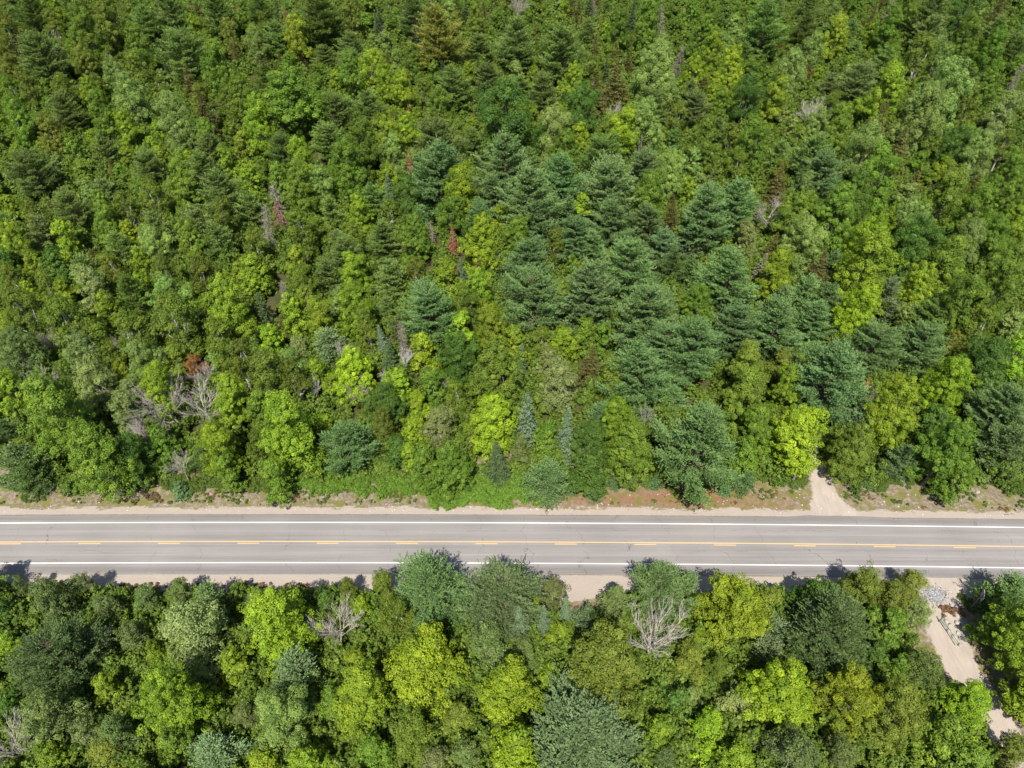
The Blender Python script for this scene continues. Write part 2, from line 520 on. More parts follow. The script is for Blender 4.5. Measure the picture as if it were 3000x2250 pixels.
def broadleaf(seed, W=10.0, H=13.0, lobes=13, clumps=17, leaves=100, leaf=0.27, spiky=0.25, z0=0.20, tip=0.62, loose=0.0, twigs=0, fine=False, lift=0.0):
    """Crown of leafy clumps gathered in several sub-crowns, on a forked trunk."""
    r = np.random.default_rng(seed)
    R = W / 2
    zb, zt = H * z0, H
    zc, hz = (zb + zt) / 2, (zt - zb) / 2
    LC, LR = [], []
    a0 = r.uniform(0, 6.28)
    for k in range(lobes):
        u = (k + 0.5) / lobes + r.normal(0, 0.05)
        u = min(max(u, 0.06), 0.95)
        env = R * (1.30 * (u + 0.13) ** 0.33 * (1 - u) ** tip)
        lr = R * r.uniform(0.22, 0.40) * (1.0 - 0.40 * u)
        if k % 4 == 3 or u > 0.86:
            rr = R * 0.12 * r.uniform(0, 1.5); lr *= 1.15
        else:
            rr = max(0.0, env - lr * 0.85) * r.uniform(0.72, 1.18)
        a = a0 + k * 2.399963 + r.normal(0, 0.3)
        LC.append(np.array([rr * math.cos(a), rr * math.sin(a), zb + (zt - zb) * u - lr * 0.35]))
        LR.append(lr)
    LC.append(np.array([0, 0, zb + (zt - zb) * 0.45])); LR.append(R * 0.46)
    lobes += 1
    LC, LR = np.array(LC), np.array(LR)
    flat = np.array([1, 1, 1.12])
    CC, CN = [], []
    for k in range(lobes):
        d = sphere_dirs(clumps, r, -0.35) + r.normal(0, 0.10, (clumps, 3))
        p = LC[k] + d * LR[k] * flat * r.uniform(0.80, 1.10, (clumps, 1))
        ok = np.ones(clumps, bool)
        for q in range(lobes):
            if q != k:
                ok &= np.linalg.norm((p - LC[q]) / flat, axis=1) > LR[q] * 0.80
        CC.append(p[ok]); CN.append(unit(d[ok] * [1, 1, 0.8] + [0, 0, 0.25]))
    CC, CN = np.concatenate(CC), np.concatenate(CN)
    nC = len(CC)
    cr = R * r.uniform(0.085, 0.165, nC) * (1.0 if W > 7 else 1.15)
    sh = r.uniform(size=nC) < 0.16
    CC[sh] += CN[sh] * cr[sh][:, None] * r.uniform(0.5, 1.5, (int(sh.sum()), 1)) + np.array([0, 0, 0.15])
    n = nC * leaves
    idx = np.repeat(np.arange(nC), leaves)
    d = unit(rand_dirs(r, n) + CN[idx] * 0.55)
    rad = r.uniform(0.55, 1.0, n) ** 0.6
    off = d * (cr[idx] * rad)[:, None]
    along_n = (off * CN[idx]).sum(1, keepdims=True)
    off = off + CN[idx] * np.maximum(along_n, 0) * spiky * 3.0
    p = CC[idx] + off
    if lift: p[:, 2] += lift * np.maximum(0, off[:, 2])
    nrm = unit(d * 0.6 + CN[idx] * 0.45 + np.array([0, 0, 0.25]) + r.normal(0, 0.42, (n, 3)))
    al = unit(np.cross(nrm, rand_dirs(r, n)))
    s = leaf * r.uniform(0.65, 1.25, n)
    tint = r.normal(0, 0.75, n) + r.normal(0, 0.65, nC)[idx]
    if loose > 0:
        keep = r.uniform(size=n) > loose * r.uniform(0.3, 1.7, nC)[idx]
        p, nrm, al, s, tint = p[keep], nrm[keep], al[keep], s[keep], tint[keep]
    # leaves inside the crown
    ni = int(n * 0.13 * (1 - loose))
    k = r.integers(0, lobes, ni)
    pi = LC[k] + rand_dirs(r, ni) * (LR[k] * r.uniform(0.2, 0.85, ni))[:, None] * flat
    ni_n = unit(r.normal(0, 1, (ni, 3)) + [0, 0, 0.7])
    Q = np.concatenate([cards(p, al, nrm, s, s * 0.72), cards(pi, np.cross(ni_n, rand_dirs(r, ni)), ni_n, leaf * 1.25, leaf * 0.95)])
    tint = np.concatenate([tint, r.normal(0, 0.6, ni)])
    crown = quads_mesh('crown', Q, tint, M['fine_leaf' if fine else 'leaf'])
    V, Fc = [], []
    tr = 0.028 * H * (0.8 if fine else 1.0)
    top = LC[-2] - [0, 0, LR[-2] * 0.2]
    tube(V, Fc, [(0, 0, -0.3), (0.02, 0, 0.3), (r.normal(0, 0.1), r.normal(0, 0.1), zb), top], [tr * 1.25, tr, tr * 0.8, tr * 0.28], 7)
    for q in range(0, lobes - 1):
        st = np.array([0, 0, zb * r.uniform(0.85, 1.5)])
        tube(V, Fc, curve_pts(st, LC[q] + [0, 0, LR[q] * 0.3], r), [tr * 0.5, tr * 0.36, tr * 0.22, tr * 0.06], 5)
        for _ in range(3):
            tube(V, Fc, curve_pts(LC[q] * [0.6, 0.6, 1] - [0, 0, LR[q] * 0.3], LC[q] + rand_dirs(r, 1)[0] * LR[q] * 0.8, r, 3), [tr * 0.22, tr * 0.14, tr * 0.04], 4)
    for _ in range(twigs):
        q = r.integers(0, nC)
        b = CC[q] + CN[q] * cr[q] * 1.25
        a = b - unit(b - [0, 0, zc]) * r.uniform(0.9, 2.0)
        mid = (a + b) / 2 + r.normal(0, 0.12, 3)
        tube(V, Fc, [a, mid, b], [0.028, 0.02, 0.008], 3)
        for _ in range(2):
            tube(V, Fc, [mid, mid + (b - a) * 0.4 + r.normal(0, 0.3, 3)], [0.016, 0.006], 3)
    return crown, new_mesh('trunk', V, Fc, [M['bark']])

def pine(seed, W=10.0, H=15.0, z0=0.22, gap=0.60, per=(6, 8), card=0.34, top_round=0.62, up=0.16, dense=1.0, stop=1.0):
    """White pine: whorls of upswept boughs carrying flat feathery plumes."""
    r = np.random.default_rng(seed)
    R = W / 2
    zb = H * z0
    V, Fc = [], []
    tr = 0.017 * H
    tube(V, Fc, [(0, 0, -0.3), (0, 0, 0.4), (r.normal(0, 0.06), r.normal(0, 0.06), H * 0.55), (r.normal(0, 0.1), r.normal(0, 0.1), H * 0.985)], [tr * 1.3, tr, tr * 0.62, 0.02], 7)
    C, A, N, T, LEN = [], [], [], [], []
    z = zb
    ph = r.uniform(0, 6.28)
    w1, w2, w3 = r.uniform(0, 6.28, 3)
    while z < H * stop - 0.25:
        u = (z - zb) / (H - zb)
        L0 = R * min(1.0, 1.25 * (1 - u) ** top_round) * (0.70 + 0.30 * min(1, u / 0.22))
        nb = int(r.integers(per[0], per[1] + 1))
        if u > 0.85: nb = 4
        ph += r.uniform(0.4, 1.2)
        for b in range(nb):
            a = ph + 6.2832 * b / nb + r.normal(0, 0.16)
            if u < 0.8 and r.uniform() < 0.10: continue
            L = max(0.45, L0 * r.uniform(0.66, 1.12) * (1 + 0.16 * math.sin(2 * a + w1 + 3 * u) + 0.10 * math.sin(3 * a + w2 - 5 * u)))
            el = up + 0.80 * u ** 1.5 + r.normal(0, 0.19)
            out = np.array([math.cos(a), math.sin(a), 0.0])
            st = np.array([0, 0, z + r.normal(0, 0.26)])
            def at(t):
                t = np.asarray(t)[..., None]
                return st + out * (L * t * math.cos(el)) + np.array([0, 0, 1.0]) * (L * (t * math.sin(el) * 0.75 + 0.20 * t ** 2.2 - 0.06 * np.sin(t * math.pi)))
            br = 0.016 + 0.011 * L
            tube(V, Fc, [at(0.0), at(0.35), at(0.7), at(0.97)], [br, br * 0.75, br * 0.45, 0.008], 4)
            # flat sprays to either side of the bough
            ns = max(4, int((L * 2.7 + 2) * dense))
            ts = np.linspace(0.30 if L > 1.6 else 0.12, 1.0, ns)
            sidev = np.cross(out, [0, 0, 1.0])
            for i, t in enumerate(ts):
                p0 = at(t)
                for sg in ((-1, 1) if t < 0.97 else (0,)):
                    sl = (0.30 + 0.42 * L ** 0.6 * math.sin(math.pi * min(1.0, 0.22 + 0.72 * (1 - t) + 0.1))) * r.uniform(0.75, 1.2)
                    fwd = out * math.cos(el * 0.6) + np.array([0, 0, math.sin(el * 0.6) + 0.10])
                    dv = unit(fwd * r.uniform(0.65, 1.0) + sidev * sg * r.uniform(0.7, 1.05) + np.array([0, 0, r.normal(0.18, 0.28)])) if sg else unit(fwd + r.normal(0, 0.1, 3))
                    m = max(4, int(sl / 0.078))
                    tt = np.linspace(0.10, 1.0, m)
                    pc = p0 + dv * (tt * sl)[:, None] + r.normal(0, 0.085, (m, 3))
                    C.append(pc)
                    fan = r.normal(0, 0.55, (m, 3)); fan[:, 2] = np.abs(fan[:, 2]) * 1.1 + 0.05
                    A.append(unit(dv + fan))
                    N.append(unit(np.array([0, 0, 1.0]) + out * 0.35 + r.normal(0, 0.42, (m, 3))))
                    T.append(r.normal(0, 0.5, m) + r.normal(0, 0.45) + 0.35 * (tt - 0.5))
                    LEN.append(np.full(m, card) * r.uniform(0.75, 1.2, m))
        z += gap * r.uniform(0.85, 1.2) * (1.0 if u < 0.75 else 0.8)
    C, A, N, T, LEN = map(np.concatenate, (C, A, N, T, LEN))
    crown = quads_mesh('crown', cards(C, A, N, LEN, LEN * 0.40), T, M['needle'])
    return crown, new_mesh('trunk', V, Fc, [M['bark']])

def spruce(seed, W=4.6, H=13.0, z0=0.10, droop=0.22, card=0.34, dense=1.0, ragged=0.12, leave=1.0):
    """Narrow spire: close whorls of short drooping boughs."""
    r = np.random.default_rng(seed)
    R = W / 2
    zb = H * z0
    V, Fc = [], []
    tr = 0.013 * H
    tube(V, Fc, [(0, 0, -0.3), (0, 0, H * 0.5), (0, 0, H)], [tr * 1.2, tr * 0.7, 0.015], 6)
    C, A, N, T = [], [], [], []
    z = zb
    ph = 0.0
    while z < H - 0.12:
        u = (z - zb) / (H - zb)
        L0 = R * (1 - u) ** 0.82 * (0.8 + 0.2 * min(1, u / 0.1)) + 0.10
        nb = 7 if u < 0.6 else 5
        ph += 0.55
        for b in range(nb):
            a = ph + 6.2832 * b / nb + r.normal(0, 0.15)
            L = L0 * r.uniform(1 - 2.2 * ragged, 1 + ragged)
            out = np.array([math.cos(a), math.sin(a), 0.0])
            sidev = np.array([-out[1], out[0], 0.0])
            end = np.array([0, 0, z]) + out * L + np.array([0, 0, -droop * L + 0.10 * L])
            tube(V, Fc, [(0, 0, z), (np.array([0, 0, z]) + end) / 2 - [0, 0, 0.06 * L], end], [0.022, 0.016, 0.006], 3)
            if r.uniform() > leave: continue
            m = max(4, int(L * 13 * dense))
            t = r.uniform(0.12, 1.03, m)
            sp = r.uniform(-1, 1, m) * (0.20 + 0.24 * L * (1.1 - t))
            pc = np.array([0, 0, z]) + (end - [0, 0, z]) * t[:, None] + sidev * sp[:, None] + np.stack([np.zeros(m), np.zeros(m), r.normal(0.0, 0.05, m) - 0.12 * L * np.sin(t * math.pi)], 1)
            C.append(pc)
            A.append(unit(out + sidev * np.sign(sp)[:, None] * r.uniform(0.2, 0.9, (m, 1)) + r.normal(0, 0.3, (m, 3)) - [0, 0, 0.15]))
            N.append(unit(np.array([0, 0, 1.0]) + out * 0.55 + r.normal(0, 0.40, (m, 3))))
            T.append(r.normal(0, 0.55, m) + r.normal(0, 0.4))
        z += 0.36 * r.uniform(0.85, 1.15) * (1.0 if u < 0.8 else 0.7)
    C, A, N, T = map(np.concatenate, (C, A, N, T))
    n = len(C)
    ln = card * r.uniform(0.7, 1.25, n)
    return quads_mesh('crown', cards(C, A, N, ln, ln * 0.42), T, M['needle']), new_mesh('trunk', V, Fc, [M['bark']])

def bare(seed, W=11.0, H=12.0, limbs=9, lean=0.0, thin=0.85):
    """Leafless dead hardwood: trunk (one mesh) and its fork of bare boughs (the other)."""
    r = np.random.default_rng(seed)
    V, Fc, V2, F2 = [], [], [], []
    tr = 0.020 * H * thin
    fork = H * r.uniform(0.28, 0.4)
    axis = np.array([lean, lean * 0.3, 1.0])
    tube(V, Fc, [(0, 0, -0.3), axis * fork * 0.5, axis * fork, axis * H * 0.72 + r.normal(0, 0.2, 3)], [tr * 1.2, tr, tr * 0.85, tr * 0.3], 7)
    def grow(p, d, L, rad, depth):
        n = 4
        pts, dd = [p], d
        for _ in range(n - 1):
            dd = unit(dd + r.normal(0, 0.09, 3) + [0, 0, 0.08])
            pts.append(pts[-1] + dd * L / (n - 1))
        tube(V2, F2, pts, [max(0.012, rad * q) for q in (1, 0.8, 0.58, 0.30)], 5 if depth == 0 else 3)
        if depth >= 3: return
        for _ in range((6, 5, 3)[depth]):
            t = r.uniform(0.3, 1.0)
            i = min(int(t * (n - 1)), n - 2)
            q = pts[i] + (pts[i + 1] - pts[i]) * (t * (n - 1) - i)
            grow(q, unit(dd + rand_dirs(r, 1)[0] * 0.62), L * r.uniform(0.38, 0.66), rad * (0.55 if depth else 0.5), depth + 1)
    for k in range(limbs):
        a = k * 2.4 + r.uniform(-0.4, 0.4)
        t = r.uniform(0.8, 1.9)
        el = r.uniform(0.4, 1.0)
        d = unit(np.array([math.cos(a) * math.cos(el), math.sin(a) * math.cos(el), math.sin(el)]))
        grow(axis * min(fork * t, H * 0.66), d, W * 0.5 * r.uniform(0.75, 1.1), tr * 0.45, 0)
    return new_mesh('bare_boughs', V2, F2, [M['bark']]), new_mesh('trunk', V, Fc, [M['bark']])

def snag(seed, W=3.0, H=12.0):
    """Dead conifer: straight pole with short drooping bare twigs."""
    r = np.random.default_rng(seed)
    V, Fc, V2, F2 = [], [], [], []
    tube(V, Fc, [(0, 0, -0.3), (r.normal(0, 0.1), 0, H * 0.5), (r.normal(0, 0.2), r.normal(0, 0.2), H)], [0.2, 0.14, 0.03], 6)
    z = H * 0.2
    while z < H * 0.985:
        u = z / H
        for b in range(4):
            a = r.uniform(0, 6.28)
            L = W / 2 * (1.15 - u) ** 0.6 * r.uniform(0.35, 1.1)
            out = np.array([math.cos(a), math.sin(a), 0])
            e = np.array([0, 0, z]) + out * L + [0, 0, -0.15 * L + r.normal(0, 0.12)]
            tube(V2, F2, [(0, 0, z), (np.array([0, 0, z]) + e) / 2 + [0, 0, 0.05 * L], e], [0.045, 0.03, 0.012], 3)
            for _ in range(3):
                t = r.uniform(0.4, 0.95)
                q = np.array([0, 0, z]) + (e - [0, 0, z]) * t
                tube(V2, F2, [q, q + out * 0.3 + r.normal(0, 0.28, 3) - [0, 0, 0.12]], [0.022, 0.009], 3)
        z += 0.23 * r.uniform(0.7, 1.3)
    return new_mesh('bare_boughs', V2, F2, [M['bark']]), new_mesh('trunk', V, Fc, [M['bark']])

PROTO = {
    # family: (nominal width, nominal height, [(crown, trunk), ...])
    'maple': (10.0, 15.0, [broadleaf(100 + i, 10.0, 15.0, 12 + i % 4, 16, 150, 0.215, 0.16 + 0.08 * (i % 3), 0.16 + 0.04 * (i % 3), (0.62, 0.48, 0.75)[i % 3]) for i in range(7)]),
    'maple_small': (6.0, 9.5, [broadleaf(140 + i, 6.0, 9.5, 9 + i % 3, 14, 88, 0.21, 0.24, 0.14, (0.65, 0.50, 0.80)[i % 3]) for i in range(7)]),
    'oak': (11.0, 14.0, [broadleaf(180 + i, 11.0, 14.0, 14 + i, 17, 128, 0.215, 0.10, 0.18, 0.42) for i in range(4)]),  # rounder broadleaf crown shape, no particular species
    'birch': (6.5, 11.5, [broadleaf(220 + i, 6.5, 11.5, 9 + i % 2, 19, 78, 0.19, 0.24, 0.20, (0.5, 0.7)[i % 2], fine=True) for i in range(6)]),
    'sparse': (9.0, 13.0, [broadleaf(260 + i, 9.0, 13.0, 13, 17, 84, 0.225, 0.15, 0.18, 0.55, 0.18, 26, True) for i in range(4)]),
    'pine': (10.0, 16.0, [pine(300 + i, 10.0, 16.0, z0=0.14 + 0.03 * (i % 4), top_round=(0.50, 0.62, 0.78, 0.56)[i % 4], up=0.08 + 0.06 * (i % 3), dense=(1.0, 0.85, 1.1)[i % 3], stop=(1.0, 1.0, 0.93, 1.0, 0.88)[i % 5]) for i in range(8)]),
    'pine_small': (5.5, 9.0, [pine(340 + i, 5.5, 9.0, 0.08, 0.50, (5, 7), 0.30, 0.66) for i in range(4)]),
    'spruce': (5.0, 13.0, [spruce(380 + i, 5.4, 13.0, ragged=0.20 + 0.04 * i, dense=1.25, card=0.36) for i in range(4)]),
    'spruce_wide': (7.0, 12.5, [spruce(400 + i, 7.0, 12.5, 0.12, 0.10, 0.38, 0.95, 0.22) for i in range(3)]),
    'fir_small': (2.4, 2.8, [spruce(420 + i, 2.4, 2.6, 0.02, 0.0, 0.24, 2.6, 0.10) for i in range(3)]),
    'shrub': (2.6, 2.0, [broadleaf(440 + i, 2.6, 2.0, 5, 14, 22, 0.20, 0.2, 0.02) for i in range(4)]),
    'bare': (9.0, 12.0, [bare(460 + i, limbs=8 + i, lean=0.12 * (i - 1)) for i in range(4)]),
    'snag': (3.0, 12.0, [snag(480 + i) for i in range(3)]),
    'red': (3.4, 11.0, [spruce(500 + i, 3.4, 11.0, 0.15, 0.25, 0.34, 0.75, 0.25, 0.62) for i in range(2)]),
}

# ------------------------------------------------------------------ which tree stands where
# Per ninth of the photograph (1000 x 750 px, enlarged 2.212 times): crown centre x, y, crown width, kind; landmark trees: |label|short name
TREES = {}
TREES[0, 0] = """
210 80 200 Pd
340 190 140 Bo|small dark birch with a white trunk showing, near the top left corner|the small white-trunked birch at top left
90 240 200 Bo
290 370 260 P|broad blue-green pine standing alone among yellowish trees near the top left corner|the lone broad pine at top left
560 230 240 Mg
690 110 220 Mo|rounded olive tree near the top edge, far left|the rounded olive tree near the top left
60 420 160 Mo
930 150 190 P
1090 90 230 P
1210 330 270 P|large pine with drooping lower boughs and a black gap under it, upper left|the large pine over a black gap, upper left
1410 90 230 P
1280 220 150 My
1500 230 140 Mo
1545 30 60 R|red dying conifer at the very top edge, left of the middle|the red conifer at the top edge
1860 120 70 R|faded red dead conifer just below the top edge, left of the middle|the faded red conifer below the top edge
1690 70 180 Pd
2060 100 300 Pd|big dark pine with a black hollow beneath it, at the top edge left of middle|the big dark pine at the top edge
1790 240 170 P
1930 240 180 My
1670 300 140 Ml
1430 460 220 Mg
890 480 160 Bo
900 320 200 Mg
730 380 120 Bo
560 430 160 Mo
740 480 140 Ml
75 590 130 Bo
190 590 130 Bo
430 600 150 Bo
430 720 220 Pg
1230 520 130 So
1320 730 200 So|tall brown-olive spruce among pale yellow-green trees, upper left|the brown-olive spruce, upper left
1130 780 240 Ml|rounded pale sage-green tree beside the brown-olive spruce, upper left|the rounded pale sage tree, upper left
850 650 220 Ml
680 740 200 Mg
1700 500 140 Pd
1900 660 400 Mg|very wide deep green round-topped tree, upper left of the middle|the very wide round deep green tree, upper left
1680 820 240 My
1560 640 180 Mg
2150 720 220 P
1830 980 200 P
1360 990 200 P
680 980 170 P
960 1080 220 P
220 1100 260 P|wide dark green pine by the left edge of the upper forest|the wide dark pine by the upper left edge
130 800 200 Mg
320 880 180 Mo
500 1000 150 Mg
30 1100 100 My
570 1230 120 Ml
680 1230 150 Pb
470 1360 230 P
270 1500 200 Pb
40 1460 160 P
1000 1300 180 Bo
810 1370 170 Bo
700 1440 180 Mg
830 1510 150 Mz|small golden-yellow tree among dark birches on the upper left side|the small golden tree on the upper left
1020 1480 200 P
1270 1440 190 Pb
1440 1240 260 P
1320 1100 200 P
1620 1350 180 P
1820 1330 120 N|silver-grey dead spruce with rusty lower boughs, left of the middle|the silver and rust dead spruce
1805 1400 110 R
1910 1620 80 R|low rusty dead conifer half hidden below the silver dead spruce|the low rusty conifer, left of middle
1940 1200 220 Mg
2090 1200 180 Ml
1800 1180 160 Mg
1440 1420 200 Bo
1700 1480 120 N
1950 1490 220 Bo
2150 1350 150 P
1500 1060 150 My
1620 1180 160 My
1180 1180 200 Mg
1230 1560 200 Mg
1430 1560 200 P
780 1590 180 P
430 1560 180 My
1010 1610 200 Ml
110 1600 200 My
1650 1600 180 Bo
2180 1560 120 Pb
1970 1030 200 My
1590 960 150 My
2120 900 200 P
"""
TREES[1, 0] = """
60 120 150 Mo
470 110 230 P
640 220 280 Py|tall yellowing pine with open tiers near the top, left of centre|the tall yellowing pine near the top
740 150 100 Mo
1130 60 110 D|grey leafless tree poking up at the top edge in the middle|the grey leafless tree at the top edge
1130 270 260 P|large tiered pine just right of the top middle|the tiered pine near the top middle
1440 340 290 P
60 310 160 P
60 490 180 Mg
200 460 180 My
300 580 160 My
230 140 60 Sd
890 430 60 Sd
800 60 70 Sd
920 60 60 So
1250 90 100 Mg
1480 60 80 So
1600 130 70 So
1540 60 70 So
1650 60 60 N
1800 190 160 Mg
1980 150 200 Mg
2070 170 100 N|tall pale grey dead spruce near the top edge, right of the middle|the tall pale dead spruce near the top
2165 390 80 N|thin pale dead trunk below the tall pale dead spruce, upper right of middle|the thin pale dead trunk
2140 60 100 Md
1770 530 250 So|large dark brown-olive spruce with a bare trunk below it, upper middle|the large brown spruce, upper middle
1640 300 100 So
2040 480 260 Ml
1990 680 240 P
1130 490 120 Ml
950 520 190 P
720 550 220 P
820 490 110 My
1310 590 210 P
1500 560 180 My
1560 700 230 Md
1060 760 400 Md|very large dark green round-crowned tree in the upper middle|the very large dark round tree, upper middle
1240 780 130 My
1390 850 230 Ml|grey-sage bushy tree beside the very large dark round tree|the grey-sage bushy tree, upper middle
1560 880 140 MY
1770 880 250 MY|bright lime-green tree below a bare dead crown, upper middle|the bright lime-green tree, upper middle
1800 790 130 D
1950 850 260 Ml
2170 780 160 Bo
2150 930 140 Md
440 690 80 R|bright rust-coloured pointed dead conifer, upper middle left|the pointed rust-coloured conifer, upper middle
440 1050 90 R|pinkish-grey dead conifer straight below the pointed rust-coloured one|the pinkish-grey dead conifer
550 620 140 Bo
400 600 180 My
180 700 180 P
40 720 160 P
650 760 240 Mg
430 860 160 My
620 980 300 P
620 1150 340 P|very wide layered pine with flat lower boughs, left of the pine stand|the wide layered pine left of the pine stand
850 960 200 P
860 1170 60 N
1060 1090 330 P|huge dense pine at the top of the middle pine stand|the huge pine atop the middle stand
1220 1060 180 P
1300 920 160 Md
1680 1010 240 P
1430 1010 200 Mg
1420 1180 280 P
1740 1220 320 P
1970 1110 220 P
2110 1120 220 Ml
1990 1290 250 Mg
2150 1370 150 So
1570 1340 140 MY
1460 1370 160 P
1220 1300 340 P
980 1260 240 P
770 1260 260 MY|bright green rounded tree left of the middle pine stand|the bright green tree left of the pine stand
700 1390 200 Mg
890 1420 200 P
1040 1420 160 My
720 1550 100 R|brightest red dead conifer, near the centre of the picture|the brightest red conifer near the centre
590 1330 70 Sd
590 1500 60 N
510 1430 140 P
420 1270 220 Md
310 1270 100 Sb
320 1370 120 Bo
200 1280 160 P
120 1380 180 My
70 1090 240 Mg
130 950 240 Mg
290 920 200 My
330 1000 180 Ml
300 1180 150 My
270 1560 220 P
450 1540 200 Mg
90 1560 150 Bo
890 1590 260 MY
1130 1560 200 Mg
1280 1450 260 P
1500 1540 220 P
1750 1430 260 P|star-shaped dark pine with radiating boughs in the middle pine stand|the star-shaped pine in the middle stand
1980 1470 210 P
2080 1590 180 Pb
1380 1590 150 Bo
1640 1600 180 P
"""
TREES[2, 0] = """
60 80 130 Mg
170 60 130 Mg
280 120 120 Md
540 170 300 P|big spreading pine near the top edge on the right|the big spreading pine, upper right
560 60 200 P
780 200 200 Pd|dark pine with black gaps beside the big spreading pine, upper right|the dark gappy pine, upper right
390 270 90 So
120 220 150 Mg
190 330 180 My
60 480 160 My
300 470 200 My
40 540 70 D
410 640 220 Md
230 690 150 Mg
590 650 200 My
800 740 160 D|grey leafless treetop among green crowns, right of the upper middle|the grey leafless top, upper right
700 470 200 Ml
1000 240 170 My
930 170 60 So
1020 60 80 So
1140 520 220 Pb|pale blue-green pine in neat tiers, upper right|the pale tiered pine, upper right
1300 420 200 P
1330 200 200 Mg
1230 100 90 So
1320 80 60 N
1430 80 180 Mg
1600 100 260 P|wide pine just below the top edge, right of the upper right middle|the wide pine below the top right edge
1590 220 220 Pb
1820 60 200 Md|dark green round tree at the top edge, far right|the dark round tree at the top right edge
1900 90 100 Ml
2050 80 180 So
1530 380 200 Bo
1650 420 180 Ml
1820 270 200 Mg
2000 360 200 Mg
2160 320 130 Pd
1330 610 240 My|bright green tree below the pale tiered pine, upper right|the bright green tree, upper right
1680 600 280 Ml
1540 760 280 Ml
1850 680 170 Bo|dark olive birch left of a black gap, upper right edge|the dark olive birch, upper right
2080 760 230 Gl|grey-green feathery tree by the right edge, upper third|the grey feathery tree by the right edge
1960 600 150 Mg
2150 520 80 N|pale leaning dead trunk by the upper right edge|the pale leaning trunk by the upper right edge
2150 650 120 Bo
1260 790 200 So|wide rusty-brown spruce, upper right|the wide rusty-brown spruce, upper right
1420 960 190 So|dark olive spruce with level tiers below the rusty-brown spruce, upper right|the dark olive tiered spruce, upper right
1590 920 130 Bo
1180 980 260 Ml
840 1030 240 P
900 1140 260 P|bluish pine with a sweeping lower bough, right side of the forest|the bluish sweeping pine, right side
1000 830 200 Mg
870 820 160 Ml
960 700 150 Bo
730 900 130 Bo
620 1180 160 So|brown spruce with level boughs, right of the middle pine stand|the brown spruce right of the pine stand
370 1100 160 Bo
450 930 220 Mg
130 920 220 Mg
60 1050 150 Ml
1690 1090 120 Mz|tree with a bright golden tip by the right side|the golden-tipped tree, right side
2030 1190 100 T|small tan dead treetop near the right edge|the small tan dead top by the right edge
1900 1010 220 Ml
1760 960 200 Md
2080 950 140 Bo
1880 1210 110 So
1500 1180 120 So
1250 1160 280 Mg
1100 1300 260 Mg
800 1240 180 Ml
340 1330 260 P
150 1380 320 P|large feathery pine at the right end of the middle pine stand|the feathery pine at the stand's right end
430 1550 180 Gl
60 1560 160 Pb
180 1210 70 Sb
540 1400 150 D
700 1400 240 Mg
1000 1420 280 Mg
580 1590 140 So
800 1580 260 Ml
1200 1590 260 MY
1340 1440 150 My
1460 1430 220 Ml
1500 1590 280 Md
1680 1290 280 Mg
1900 1380 240 Mg|broad mid-green tree by the right edge, halfway up the far wood|the broad green tree, mid right edge
2120 1300 200 Mg
2100 1130 200 Mg
1830 1570 220 Ml
2050 1560 220 Mg
2150 1450 160 My
"""
